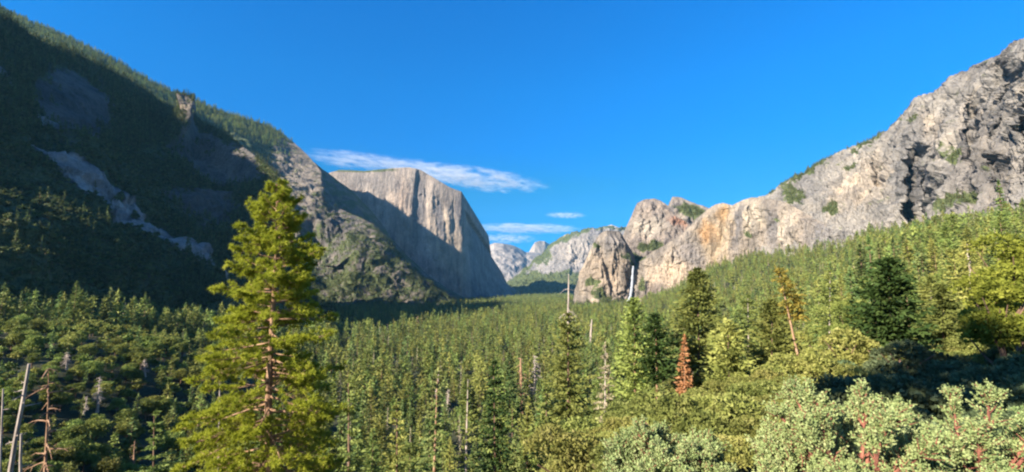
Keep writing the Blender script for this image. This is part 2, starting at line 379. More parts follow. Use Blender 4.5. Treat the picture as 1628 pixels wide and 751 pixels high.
# --- rocky sunlit spur running down in front of the monolith
def m2_disp(V, px, py, v):
    a = fbm(V / [300, 300, 400] + 9.6, 5, ridged=True) * 36 + fbm(V / 70 + 2, 5) * 24 + blocks(V / [40, 40, 60]) * 7
    return a * (0.25 + 0.75 * smooth(v, 0, 0.5)) - 130 * blob(*wob(px, py, 20, 9), 508, 408, 40, 46, -35, 0.45)
def m2_tint(V, px, py):
    x, y = wob(px, py, 20, 10)
    return lerpc(L3(0.27, 0.245, 0.215), [((0.40, 0.36, 0.31), blob(x, y, 478, 300, 30, 40, 30, .6)), ((0.2, 0.19, 0.18), blob(x, y, 530, 400, 50, 50, 30, .6))], px, py)  # dark patch in the recess: its shade is painted into the rock tint
def m2_veg(V, px, py, N):
    t = smooth(py, 290, 430)
    u = 1 - smooth(px + 0.25 * py, 470, 520)
    return np.clip(0.24 + 0.26 * t + 0.45 * u + 0.75 * fbm(V / 55 + 3, 6, 0.65), 0, 1)
loft('mountain', 'sunlit forested crest running on into a rocky spur that descends to the valley',
     [[(-160, -80, 2680), (0, 14, 2700), (60, 42, 2720), (126, 70, 2760), (180, 97, 2800), (230, 125, 2850), (253, 138, 2880), (300, 159, 2950), (354, 179, 3080), (380, 186, 3150), (430, 203, 3300), (445, 210, 3300), (459, 222, 3260), (470, 230, 3200), (496, 255, 3000), (510, 273, 2860), (517, 297, 2720), (537, 330, 2560), (565, 345, 2480), (593, 357, 2430), (623, 387, 2380), (648, 423, 2340), (680, 448, 2310), (717, 476, 2280), (766, 505, 2270), (800, 514, 2300)],
      [(-160, 10, 1950), (0, 85, 2000), (126, 145, 2060), (253, 210, 2130), (354, 268, 2230), (430, 330, 2280), (490, 380, 2120), (545, 400, 2080), (600, 425, 2080), (644, 450, 2100), (717, 490, 2160), (800, 516, 2200)],
      [(-160, 400, 1500), (0, 450, 1550), (253, 480, 1750), (430, 512, 1850), (480, 508, 1850), (560, 508, 1900), (640, 508, 1980), (730, 512, 2100), (800, 518, 2180)]],
     [150, 130], 1.4, M['rock_near'], m2_tint, m2_veg, m2_disp, back=(-300, 700, -260), unit=1.5)

# --- the great granite monolith
def e_step(px, py):
    s = saw(px, py, 655, -0.10, 330, 26, 40, 275, 420) + saw(px, py, 690, 0.10, 340, 16, 10, 300, 440) + saw(px, py, 712, 0.08, 340, 14, 8, 310, 450)
    return s
def e_disp(V, px, py, v):
    f = smooth(v, 0, 0.25)
    a = fbm(V / [60, 60, 700] + 4, 5) * 14 + fbm(V / [190, 190, 500], 5) * 34 + blocks(V / [60, 60, 260]) * 6 + fbm(V / 45, 4) * 9
    return a * (0.15 + 0.85 * f) + smooth(v, 1.0, 1.4) * fbm(V / 120, 5) * 20
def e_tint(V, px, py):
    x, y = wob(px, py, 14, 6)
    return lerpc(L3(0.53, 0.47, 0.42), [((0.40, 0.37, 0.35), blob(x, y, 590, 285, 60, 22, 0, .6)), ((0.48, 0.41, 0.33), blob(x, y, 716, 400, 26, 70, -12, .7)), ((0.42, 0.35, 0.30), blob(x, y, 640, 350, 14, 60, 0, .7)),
                  ((0.26, 0.25, 0.26), blob(x, y, 700, 350, 5, 40, -6, .6)), ((0.24, 0.23, 0.24), blob(x, y, 665, 330, 9, 55, 6, .6)), ((0.28, 0.26, 0.26), blob(x, y, 730, 330, 6, 30, 0, .6)), ((0.27, 0.28, 0.30), smooth(px, 744, 752))], px, py)  # beyond the nose and in the long groove, shade is painted into the tint
def e_veg(V, px, py, N):
    top = blob(px, py, 575, 270, 62, 5, 0, .6) * 0.6
    foot = smooth(py, 468, 486) * 0.6
    return np.clip(np.maximum(top, foot) + 0.1 * fbm(V / 60, 3), 0, 1)
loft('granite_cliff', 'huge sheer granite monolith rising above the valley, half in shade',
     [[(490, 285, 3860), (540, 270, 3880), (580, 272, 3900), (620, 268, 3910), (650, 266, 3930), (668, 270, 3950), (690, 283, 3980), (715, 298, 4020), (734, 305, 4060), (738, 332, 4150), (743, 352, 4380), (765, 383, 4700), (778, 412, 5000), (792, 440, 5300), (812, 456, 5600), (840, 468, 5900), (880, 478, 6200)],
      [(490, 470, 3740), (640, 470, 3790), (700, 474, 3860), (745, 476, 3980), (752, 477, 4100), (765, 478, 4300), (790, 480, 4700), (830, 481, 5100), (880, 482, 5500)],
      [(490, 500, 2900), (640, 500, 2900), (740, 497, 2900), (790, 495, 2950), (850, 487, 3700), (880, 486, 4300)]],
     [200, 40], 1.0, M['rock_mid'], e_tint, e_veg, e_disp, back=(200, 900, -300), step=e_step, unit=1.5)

# --- far white dome country and the half dome
def far_disp(V, px, py, v): return fbm(V / [400, 400, 700], 5, ridged=True) * 90 * (0.2 + 0.8 * smooth(v, 0, 0.3))
loft('mountain', 'pale bare granite slope far up the valley',
     [[(740, 410, 10500), (765, 396, 10500), (785, 387, 10500), (800, 388, 10500), (815, 391, 10800), (828, 397, 11000), (836, 402, 11200), (850, 402, 11400), (880, 410, 11600)],
      [(740, 470, 8500), (880, 470, 8500)]], [90], 1.0, M['rock_far'], lambda V, px, py: lerpc(L3(0.50, 0.48, 0.47), [], px, py),
     lambda V, px, py, N: np.clip(0.08 + 0.4 * fbm(V / 500, 4), 0, 1), far_disp, back=(0, 1200, -500), unit=1.45)
loft('granite_dome', 'distant white granite dome with a sheer split face',
     [[(826, 412, 12600), (840, 402, 12600), (846, 392, 12600), (850, 386, 12600), (858, 383, 12700), (866, 384, 12800), (875, 389, 13000), (885, 398, 13200), (900, 412, 13400)],
      [(826, 450, 11700), (862, 450, 11900), (900, 450, 12600)]], [70], 0.8, M['rock_far'], lambda V, px, py: lerpc(L3(0.52, 0.48, 0.44), [], px, py),
     None, lambda V, px, py, v: fbm(V / [300, 300, 1500], 4) * 40, back=(0, 1000, -500), unit=1.4)
def c3_tint(V, px, py):
    x, y = wob(px, py, 10, 5)
    return lerpc(L3(0.36, 0.36, 0.37), [((0.42, 0.40, 0.38), blob(x, y, 915, 400, 30, 26, -20, .6))], px, py)
def c3_veg(V, px, py, N):
    x, y = wob(px, py, 10, 5)
    l = np.interp(x, [840, 870, 900, 930, 960, 1000], [440, 404, 384, 372, 366, 368])
    return np.clip(np.maximum.reduce([0.62 * (1 - smooth(y - l, -6, 8)), 0.8 * blob(x, y, 866, 412, 18, 10, -30, .5), 0.75 * smooth(y, 430, 446), 0 * x]) + 0.6 * fbm(V / 160, 5, 0.6), 0, 1)
loft('mountain', 'blue-grey granite wall with forested summit slope at the valley head',
     [[(800, 462, 7600), (825, 440, 7400), (845, 420, 7200), (860, 404, 7000), (880, 387, 6900), (900, 374, 6800), (930, 366, 6700), (955, 362, 6700), (1000, 362, 6800), (1040, 372, 6800)],
      [(800, 468, 6600), (850, 440, 6500), (900, 425, 6200), (1040, 430, 6200)],
      [(800, 474, 5600), (1040, 474, 5200)]],
     [80, 50], 0.8, M['rock_far'], c3_tint, c3_veg, lambda V, px, py, v: fbm(V / [170, 170, 500] + 3, 5, ridged=True) * 90 * (0.3 + 0.7 * smooth(v, 0, 0.4)) + blocks(V / [110, 110, 300]) * 22, back=(0, 1500, -500), unit=1.45)
loft('granite_dome', 'small pale snowlike dome peeking over the forested wall',
     [[(940, 372, 9600), (958, 362, 9600), (972, 357, 9600), (984, 362, 9600), (1000, 372, 9600)], [(940, 400, 9100), (1000, 400, 9100)]], [20], 1.0, M['rock_far'],
     lambda V, px, py: lerpc(L3(0.58, 0.57, 0.55), [], px, py), None, lambda V, px, py, v: fbm(V / 300, 4) * 20, back=(0, 800, -500), unit=1.45)

# --- spires above the waterfall
def d2_disp(V, px, py, v): return (fbm(V / [110, 110, 260] + 7, 5, ridged=True) * 60 + fbm(V / 40, 5) * 18 + blocks(V / [44, 44, 90]) * 12 + blocks(V / [20, 20, 40]) * 6) * (0.15 + 0.85 * smooth(v, 0, 0.25))
loft('granite_spire', 'rear jagged granite peak with dark pines on its shoulder',
     [[(1050, 350, 3650), (1062, 330, 3650), (1069, 314, 3650), (1078, 313, 3650), (1092, 319, 3600), (1108, 325, 3550), (1125, 331, 3500), (1150, 345, 3400), (1180, 370, 3300)],
      [(1050, 430, 3200), (1180, 430, 3100)]], [90], 0.9, M['rock_mid'],
     lambda V, px, py: lerpc(L3(0.30, 0.28, 0.26), [], px, py), lambda V, px, py, N: np.clip(0.85 * blob(*wob(px, py, 8, 5), 1098, 338, 26, 11, 12, .5) + 0.3 * fbm(V / 60, 3), 0, 1), d2_disp)
loft('granite_spire', 'broad pinkish granite spire above the waterfall',
     [[(975, 400, 3250), (988, 384, 3250), (998, 358, 3250), (1006, 340, 3250), (1014, 323, 3250), (1026, 317, 3250), (1040, 316, 3250), (1052, 321, 3250), (1062, 328, 3200), (1075, 343, 3150), (1095, 358, 3100), (1125, 372, 3050), (1150, 380, 3000)],
      [(975, 418, 3150), (1010, 414, 3100), (1060, 400, 3000), (1100, 395, 2950), (1150, 395, 2900)],
      [(975, 445, 2960), (1150, 445, 2850)]], [120, 30], 0.9, M['rock_mid'],
     lambda V, px, py: lerpc(L3(0.335, 0.30, 0.275), [((0.46, 0.43, 0.38), blob(*wob(px, py, 10, 8), 1030, 365, 30, 14, 0, .7)), ((0.42, 0.25, 0.18), blob(*wob(px, py, 10, 5), 1078, 357, 14, 8, 25, .6))], px, py),
     lambda V, px, py, N: np.clip(0.95 * blob(*wob(px, py, 8, 4), 1004, 414, 22, 10, 30, .4) + 0.9 * blob(*wob(px, py, 8, 4), 1036, 396, 22, 8, -5, .4) + 0.28 * fbm(V / 60, 3), 0, 1), d2_disp)

# --- lower cliff with the waterfall alcove
WT = [(905, 490, 2950), (914, 482, 2900), (922, 440, 2850), (932, 412, 2800), (945, 385, 2780), (955, 371, 2780), (965, 367, 2780), (985, 369, 2800), (994, 390, 2820), (1000, 419, 2845), (1006, 425, 2850), (1013, 421, 2835), (1026, 408, 2775), (1040, 399, 2740), (1060, 389, 2700), (1085, 372, 2680), (1105, 354, 2640), (1125, 334, 2600), (1137, 326, 2560), (1150, 323, 2500), (1165, 327, 2460), (1180, 319, 2420), (1195, 314, 2380), (1225, 317, 2280), (1250, 322, 2200), (1275, 336, 2130), (1300, 350, 2050), (1340, 372, 1920), (1360, 385, 1850)]
def w_step(px, py):
    alc = np.interp(px, [984, 990, 997, 1003, 1010, 1014, 1019], [0, 8, 32, 28, 6, 0, 0]) * smooth(py, 418, 440)
    return alc + saw(px, py, 1140, -0.15, 380, 18, 22, 330, 470) + saw(px, py, 1196, 0.1, 350, 20, 26, 320, 420) + saw(px, py, 1248, 0.05, 370, 24, 22, 330, 420) + saw(px, py, 958, 0.3, 430, 20, 22, 385, 470) + saw(px, py, 1209, 0.0, 400, 18, -30, 385, 440)
def w_disp(V, px, py, v):
    return (fbm(V / [70, 70, 330] + 2, 5, ridged=True) * 46 + fbm(V / [160, 160, 260] + 6, 4) * 50 + fbm(V / 30, 4) * 11 + blocks(V / [50, 50, 150]) * 11 + blocks(V / [20, 20, 50] + 1) * 5 + fbm(V / [26, 26, 240], 4, ridged=True) * 9) * (0.15 + 0.85 * smooth(v, 0, 0.2))
def w_tint(V, px, py):
    x, y = wob(px, py, 14, 9)
    return lerpc(L3(0.37, 0.335, 0.29), [((0.56, 0.47, 0.34), blob(x, y, 1135, 395, 26, 60, 22, .7)), ((0.56, 0.37, 0.20), blob(x, y, 1128, 372, 12, 16, 20, .7)), ((0.52, 0.36, 0.20), blob(x, y, 1152, 340, 8, 14, 0, .6)), ((0.58, 0.53, 0.44), blob(x, y, 1195, 345, 20, 26, 10, .7)),
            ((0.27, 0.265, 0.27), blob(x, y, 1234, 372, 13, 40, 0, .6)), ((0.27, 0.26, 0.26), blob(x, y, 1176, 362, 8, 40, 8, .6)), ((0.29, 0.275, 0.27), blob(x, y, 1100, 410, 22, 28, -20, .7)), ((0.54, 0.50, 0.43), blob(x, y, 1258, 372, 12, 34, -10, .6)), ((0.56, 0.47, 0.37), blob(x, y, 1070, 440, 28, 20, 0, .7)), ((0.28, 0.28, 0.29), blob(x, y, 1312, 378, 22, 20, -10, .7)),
            ((0.50, 0.42, 0.33), blob(x, y, 965, 440, 26, 36, 0, .7)), ((0.35, 0.33, 0.31), blob(x, y, 962, 385, 24, 18, 0, .7)), ((0.27, 0.245, 0.25), np.clip(blob(px, py, 998, 466, 9, 28, 12, .5), 0, 1)), ((0.33, 0.29, 0.26), blob(x, y, 1040, 466, 16, 14, 0, .4))], px, py)  # dark blob left of the fall is alcove shade put into the colour
def w_veg(V, px, py, N):
    x, y = wob(px, py, 9, 5)
    m = [0.95 * blob(x, y, 1000, 414, 16, 12, 40, .4), 0.95 * blob(x, y, 1018, 410, 12, 6, -30, .4), 0.75 * blob(x, y, 945, 450, 12, 6, 0, .5), 0.7 * blob(x, y, 955, 466, 8, 16, -10, .5), 0.6 * blob(x, y, 948, 392, 6, 5), 0.9 * smooth(y, 484, 492) * (x < 1000), 0.85 * blob(x, y, 1024, 455, 6, 12, 0, .4), 0.8 * blob(x, y, 1240, 352, 8, 3, 20), 0.7 * blob(x, y, 1190, 372, 12, 4, 40)]
    return np.clip(np.maximum.reduce(m) * (0.8 + 0.8 * fbm(V / 40 + 1, 4)) + 0.04 + 0.45 * fbm(V / [60, 60, 30], 5, 0.6), 0, 1)
loft('granite_cliff', 'sunlit buff and grey cliff with an alcove where the waterfall drops',
     [WT, [(905, 492, 2900), (950, 490, 2700), (985, 490, 2690), (1000, 488, 2750), (1020, 482, 2720), (1050, 478, 2640), (1090, 466, 2580), (1126, 450, 2520), (1176, 425, 2400), (1211, 420, 2310), (1222, 436, 2270), (1252, 424, 2170), (1300, 412, 2000), (1360, 398, 1830)],
      [(905, 500, 2600), (1000, 500, 2500), (1100, 500, 2300), (1211, 460, 2180), (1360, 420, 1750)]],
     [190, 20], 1.0, M['rock_mid'], w_tint, w_veg, w_disp, back=(150, 260, -120), step=w_step)

# --- big cliff-faced mountain on the right
def d4_step(px, py):
    return (saw(px, py, 1452, -0.05, 320, 46, 230, 245, 402) + saw(px, py, 1484, -0.12, 330, 16, 60, 280, 400) + saw(px, py, 1553, 0.02, 220, 26, 90, 165, 262, 24) + saw(px, py, 1580, 0.0, 180, 20, 36, 140, 220, 24)
            + saw(px, py, 1604, 0.1, 150, 44, 110, 110, 215, 30) + saw(px, py, 1392, -0.1, 300, 20, 60, 262, 320) + saw(px, py, 1600, 0.0, 310, 20, 50, 255, 330) + saw(px, py, 1560, 0.1, 290, 16, 30, 260, 330) + saw(px, py, 1500, -0.2, 250, 16, 34, 180, 300)
            + saw(px, py, 1650, 0.1, 150, 44, 150, 60, 300) + saw(px, py, 1340, -0.2, 300, 20, 30, 270, 330))
def d4_disp(V, px, py, v):
    return (fbm(V / [80, 80, 420] + 12, 6, ridged=True) * 46 + fbm(V / [200, 200, 500] + 2, 5) * 60 + fbm(V / 34, 5) * 14 + fbm(V / [30, 30, 280], 4, ridged=True) * 16) * (0.12 + 0.88 * smooth(v, 0, 0.2)) + (blocks(V / [46, 46, 150] + 3) * 13 + blocks(V / [18, 18, 50] + 1) * 6) * (0.55 + 0.45 * smooth(v, 0, 0.1))
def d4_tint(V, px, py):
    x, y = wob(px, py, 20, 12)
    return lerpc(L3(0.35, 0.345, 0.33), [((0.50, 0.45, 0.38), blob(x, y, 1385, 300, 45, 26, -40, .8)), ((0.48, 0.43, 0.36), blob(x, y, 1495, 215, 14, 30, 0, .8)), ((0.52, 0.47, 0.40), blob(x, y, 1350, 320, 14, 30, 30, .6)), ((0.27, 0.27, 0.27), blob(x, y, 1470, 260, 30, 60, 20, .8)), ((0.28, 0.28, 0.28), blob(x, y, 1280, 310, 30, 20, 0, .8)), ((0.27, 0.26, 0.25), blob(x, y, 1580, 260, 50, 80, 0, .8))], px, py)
def d4_veg(V, px, py, N):
    x, y = wob(px, py, 14, 15)
    m = [0.9 * blob(x, y, 1268, 318, 22, 12, 35, .5), 0.8 * blob(x, y, 1290, 282, 40, 6, -30, .5), 0.7 * blob(x, y, 1335, 345, 12, 10), 0.75 * blob(x, y, 1462, 196, 18, 4, -5), 0.65 * blob(x, y, 1355, 275, 14, 6, -20), 0.6 * blob(x, y, 1530, 250, 14, 14), 0.8 * blob(x, y, 1545, 330, 34, 12, -20), 0.6 * blob(x, y, 1385, 232, 30, 5, -25)]
    cr = np.interp(px, [1225, 1255, 1310, 1340, 1390, 1425, 1464, 1530, 1628], [311, 288, 255, 240, 220, 196, 151, 116, 60])
    m.append(0.62 * (1 - smooth(py - cr, 4, 11)) * smooth(fbm(V / 60 + 5, 3), -0.15, 0.1) * (px < 1440))
    return np.clip(np.maximum.reduce(m) * (0.75 + 0.9 * fbm(V / 40 + 1, 4)) + 0.16 + 0.62 * fbm(V / [70, 70, 34] + 8, 6, 0.62), 0, 1)
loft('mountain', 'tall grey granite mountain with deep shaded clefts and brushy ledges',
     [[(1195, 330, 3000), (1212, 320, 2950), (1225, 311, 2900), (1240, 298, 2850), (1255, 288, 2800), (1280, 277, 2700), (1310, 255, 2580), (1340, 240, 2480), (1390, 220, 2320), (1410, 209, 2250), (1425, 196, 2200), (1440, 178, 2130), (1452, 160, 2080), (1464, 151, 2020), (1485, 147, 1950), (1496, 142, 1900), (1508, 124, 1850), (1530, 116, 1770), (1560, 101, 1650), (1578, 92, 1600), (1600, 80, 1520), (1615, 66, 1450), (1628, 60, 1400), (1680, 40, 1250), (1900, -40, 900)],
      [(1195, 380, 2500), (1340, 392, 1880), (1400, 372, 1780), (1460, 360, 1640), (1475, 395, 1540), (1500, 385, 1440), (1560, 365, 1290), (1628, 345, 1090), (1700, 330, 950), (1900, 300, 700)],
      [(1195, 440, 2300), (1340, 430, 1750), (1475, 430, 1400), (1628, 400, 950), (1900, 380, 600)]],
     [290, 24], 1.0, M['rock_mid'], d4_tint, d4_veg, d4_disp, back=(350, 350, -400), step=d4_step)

# --- shaded ridge between the spur and the monolith
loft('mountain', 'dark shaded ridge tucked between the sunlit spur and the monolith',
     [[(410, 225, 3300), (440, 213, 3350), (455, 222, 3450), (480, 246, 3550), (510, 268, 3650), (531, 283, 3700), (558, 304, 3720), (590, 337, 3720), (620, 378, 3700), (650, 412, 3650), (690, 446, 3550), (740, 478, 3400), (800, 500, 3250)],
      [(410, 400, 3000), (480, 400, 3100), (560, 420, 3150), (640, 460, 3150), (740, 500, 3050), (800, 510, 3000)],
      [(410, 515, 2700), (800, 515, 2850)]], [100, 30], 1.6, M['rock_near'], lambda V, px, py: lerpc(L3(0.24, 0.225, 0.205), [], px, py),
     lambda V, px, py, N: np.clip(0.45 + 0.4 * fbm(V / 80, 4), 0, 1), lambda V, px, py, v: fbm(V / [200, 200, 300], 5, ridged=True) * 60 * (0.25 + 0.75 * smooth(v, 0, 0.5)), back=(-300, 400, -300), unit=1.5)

# ------------------------------------------------------------------ plant builders
class MB:
    """collects triangles with a material index"""
    def __init__(s): s.V = []; s.Fc = []; s.I = []; s.n = 0
    def tris(s, P, mi=0):
        """P: (n,3,3) separate triangles"""
        n = len(P); s.V.append(P.reshape(-1, 3)); s.Fc.append(np.arange(n * 3).reshape(-1, 3) + s.n); s.I.append(np.full(n, mi)); s.n += n * 3
    def tube(s, pts, rad, sides=6, mi=0, r=None):
        pts = np.asarray(pts, float); k = len(pts)
        d = np.gradient(pts, axis=0); d /= np.linalg.norm(d, axis=1)[:, None] + 1e-9
        up = np.array([0.13, 0.21, 1.0]) if abs(d[0, 2]) < 0.9 else np.array([1.0, 0.1, 0.05])
        a = np.cross(d, up); a /= np.linalg.norm(a, axis=1)[:, None] + 1e-9; b = np.cross(d, a)
        t = np.linspace(0, 2 * math.pi, sides, endpoint=False)
        rad = np.broadcast_to(np.asarray(rad, float), (k,))
        R = pts[:, None] + rad[:, None, None] * (np.cos(t)[None, :, None] * a[:, None] + np.sin(t)[None, :, None] * b[:, None])
        i = np.arange(k - 1)[:, None] * sides + np.arange(sides)[None]; j = np.arange(k - 1)[:, None] * sides + (np.arange(sides)[None] + 1) % sides
        f = np.concatenate([np.stack([i, j, j + sides], -1).reshape(-1, 3), np.stack([i, j + sides, i + sides], -1).reshape(-1, 3)])
        cap = np.array([[(k - 1) * sides, (k - 1) * sides + q, (k - 1) * sides + q + 1] for q in range(1, sides - 1)])
        f = np.concatenate([f, cap])
        s.V.append(R.reshape(-1, 3)); s.Fc.append(f + s.n); s.I.append(np.full(len(f), mi)); s.n += k * sides
    def mesh(s, name, mats):
        return mesh_np(name, np.concatenate(s.V), np.concatenate(s.Fc), mats, np.concatenate(s.I))

def unit(a): return a / (np.linalg.norm(a, axis=-1, keepdims=True) + 1e-9)
def leaf_tris(c, d, l, w, g, flat=0.6):
    """one pointed triangle per centre c along direction d, length l, width w; flat biases its face upwards"""
    n = len(c); r = g.normal(size=(n, 3)); r[:, 2] *= (1 - flat)
    side = unit(np.cross(d, unit(np.array([0, 0, 1.0]) * flat + g.normal(size=(n, 3)) * (1 - flat) * 0.8)))
    l = np.broadcast_to(l, (n,))[:, None]; w = np.broadcast_to(w, (n,))[:, None]
    return np.stack([c - side * w * 0.5 - d * l * 0.2, c + side * w * 0.5 - d * l * 0.2, c + d * l * 0.8], 1)

def conifer_crown(mb, g, H, Rm, base, whorls, per, sprigs, size, shape=0.85, droop=0.25, ragged=0.35, tip_up=0.0, mi=0, top_gap=0.0, skip=0.0, lean=(0, 0), rise_top=0.25):
    """branch whorls round the axis, each branch carrying flat sprays"""
    Cc, D, L = [], [], []
    for q in range(whorls):
        t = (q + g.random() * 0.8) / whorls
        z = base + (H - base) * t
        prof = (1 - t) ** shape * min(1.0, 0.55 + t * 2.2)
        for b in range(per):
            if g.random() < skip: continue
            a = g.random() * 6.283; ln = Rm * max(prof, 0.05) * (1 - ragged + 2 * ragged * g.random() * 0.8)
            u = np.array([math.cos(a), math.sin(a)])
            ts = (np.arange(sprigs) + g.random(sprigs)) / sprigs; ts = 0.15 + 0.85 * ts
            zz = z + ln * ((rise_top * t) * ts - droop * (1 - t) * ts ** 1.6 + tip_up * ts ** 3) + g.normal(size=sprigs) * size * 0.12
            sp = g.normal(size=sprigs) * ln * 0.16 * ts
            x = u[0] * ln * ts - u[1] * sp + lean[0] * t; y = u[1] * ln * ts + u[0] * sp + lean[1] * t
            Cc.append(np.stack([x, y, zz], 1)); dd = np.stack([u[0] - u[1] * sp / (ln + .01) * 2, u[1] + u[0] * sp / (ln + .01) * 2, -droop * (1 - t) + tip_up * ts + g.normal(size=sprigs) * 0.35], 1)
            D.append(unit(dd + g.normal(size=dd.shape) * 0.35)); L.append(size * (0.55 + 0.6 * g.random(sprigs)) * (0.6 + 0.4 * (1 - t)))
    Cc = np.concatenate(Cc); D = np.concatenate(D); L = np.concatenate(L)
    mb.tris(leaf_tris(Cc, D, L, L * 0.6, g, 0.45), mi)
    k = 5; zt = H - np.arange(k) * size * 0.35; T = np.stack([np.full(k, lean[0]), np.full(k, lean[1]), zt], 1)
    mb.tris(leaf_tris(T, unit(np.array([0, 0, 1.0]) + g.normal(size=(k, 3)) * 0.3), size * 0.8, size * 0.35, g, 0.0), mi)

def clump_crown(mb, g, centre, rad, lumps, leaves, size, mi=0, lump_r=0.38, low=-0.5):
    """broadleaf crown: many leaf faces over uneven lumps"""
    P, D = [], []
    for q in range(lumps):
        v = unit(g.normal(size=3)); v[2] = max(v[2], low) ; c = np.asarray(centre) + v * np.asarray(rad) * (0.35 + 0.42 * g.random())
        r = lump_r * np.mean(rad) * (0.6 + 0.7 * g.random()); n = leaves // lumps
        e = unit(g.normal(size=(n, 3))); e[:, 2] = np.where(e[:, 2] < -0.3, -e[:, 2], e[:, 2])
        P.append(c + e * r * (0.7 + 0.4 * g.random((n, 1))) * np.array([1.1, 1.1, 0.8])); D.append(unit(e + g.normal(size=(n, 3)) * 0.8))
    P = np.concatenate(P); D = np.concatenate(D); L = size * (0.6 + 0.8 * g.random(len(P)))
    mb.tris(leaf_tris(P, D, L, L * 0.75, g, 0.1), mi)

def trunk_pts(H, bend, g, n=7, lean=(0, 0)):
    t = np.linspace(0, 1, n); w = np.cumsum(g.normal(size=(n, 2)) * bend, 0); w -= w[0]
    return np.stack([w[:, 0] + lean[0] * t, w[:, 1] + lean[1] * t, t * H], 1)

def snag_mesh(name, seed, H, r0, stubs, stub_len, mats, lean=(0, 0), start=0.25, droop=0.1, broken=True, sides=7, bend=0.05):
    g = np.random.default_rng(seed); mb = MB(); p = trunk_pts(H, bend, g, 10, lean); rad = np.linspace(r0, r0 * (0.35 if broken else 0.08), 10)
    mb.tube(p, rad, sides, 0)
    bm_ = MB()
    for q in range(stubs):
        t = start + (1 - start) * g.random(); i = t * 9; a = int(min(i, 8)); f = i - a
        c = p[a] * (1 - f) + p[a + 1] * f; ang = g.random() * 6.283; L = stub_len * (0.3 + g.random()) * (1.15 - 0.7 * t)
        u = np.array([math.cos(ang), math.sin(ang), 0]); k = np.linspace(0, 1, 5)[:, None]
        b = c + u * L * k + np.array([0, 0, 1.0]) * L * ((0.25 if g.random() < 0.4 else -0.15) * k - droop * k ** 2) + g.normal(size=(5, 3)) * L * 0.03 * k
        bm_.tube(b, np.linspace(r0 * 0.22, r0 * 0.06, 5), 4, 0)
        for _ in range(2):
            s0 = b[2 + _]; v = unit(u + g.normal(size=3) * 0.7); bm_.tube(np.stack([s0, s0 + v * L * 0.2, s0 + v * L * 0.38 + [0, 0, -0.03 * L]]), np.linspace(r0 * 0.08, r0 * 0.03, 3), 3, 0)
    return mb.mesh(name + '_trunk', mats), (bm_.mesh(name + '_branches', mats) if stubs else None)

# ------------------------------------------------------------------ tree kinds (shared meshes)
PROTO = {}
def proto_conifer(key, seed, H, Rm, base, near, mat, bark, **kw):
    g = np.random.default_rng(seed); c = MB(); whorls, per, sprigs, size = near
    conifer_crown(c, g, H, Rm, base, whorls, per, sprigs, size, **kw)
    t = MB(); t.tube(trunk_pts(H * 0.97, 0.03, g, 5), np.linspace(H * 0.013, H * 0.002, 5), 6, 0)
    PROTO[key] = (c.mesh(key + '_crown', [mat]), t.mesh(key + '_trunk', [bark]))
def proto_far(key, seed, H, Rm, base, lv, mat, bark, **kw):
    g = np.random.default_rng(seed); c = MB(); conifer_crown(c, g, H, Rm, base, *lv, mi=0, **kw)
    c.tube(np.array([[0, 0, 0], [0, 0, H * 0.9]]), [H * 0.012, H * 0.003], 3, 1)
    PROTO[key] = c.mesh(key, [mat, bark])
proto_conifer('fir_a', 1, 34, 6.2, 3, (30, 7, 8, 2.0), M['fir'], M['bark'], droop=0.3, shape=0.7)
proto_conifer('fir_b', 2, 30, 5.2, 2, (28, 7, 8, 1.8), M['fir'], M['bark'], droop=0.45, shape=0.62)
proto_conifer('pine_a', 3, 36, 6.2, 9, (25, 6, 9, 1.9), M['pine'], M['bark'], droop=0.1, tip_up=0.25, shape=0.6, ragged=0.5)
proto_conifer('pine_b', 4, 28, 5.8, 4, (26, 6, 9, 1.8), M['pine'], M['bark'], droop=0.2, tip_up=0.2, shape=0.65, ragged=0.5)
proto_conifer('pine_c', 6, 30, 6.4, 10, (16, 8, 9, 1.9), M['pine'], M['bark'], droop=0.05, tip_up=0.2, shape=0.35, ragged=0.5)
proto_conifer('fir_c', 7, 38, 4.6, 2, (34, 6, 7, 1.6), M['fir'], M['bark'], droop=0.4, shape=0.85)
proto_conifer('thin_a', 5, 30, 2.4, 8, (20, 4, 5, 1.1), M['drypine'], M['greybark'], droop=0.3, ragged=0.6, skip=0.3)
proto_far('far_fir', 11, 34, 6.8, 2, (16, 6, 2, 4.2), M['fir'], M['bark'], droop=0.3)
proto_far('far_pine', 12, 34, 7.0, 6, (14, 6, 2, 4.2), M['pine'], M['bark'], droop=0.1, shape=0.5, ragged=0.5)
proto_far('far_fir_slim', 15, 38, 4.6, 2, (17, 6, 2, 3.2), M['fir'], M['bark'], droop=0.4, shape=0.85)
proto_far('far_pine_round', 16, 30, 7.4, 9, (11, 7, 2, 4.2), M['pine'], M['bark'], droop=0.05, shape=0.33, ragged=0.4)
proto_far('far_dry', 13, 30, 3.0, 7, (12, 4, 2, 2.4), M['drypine'], M['greybark'], droop=0.3, ragged=0.5)
proto_far('slope_fir', 14, 18, 3.2, 1, (9, 5, 1, 3.4), M['slope_tree'], M['bark'], droop=0.3)
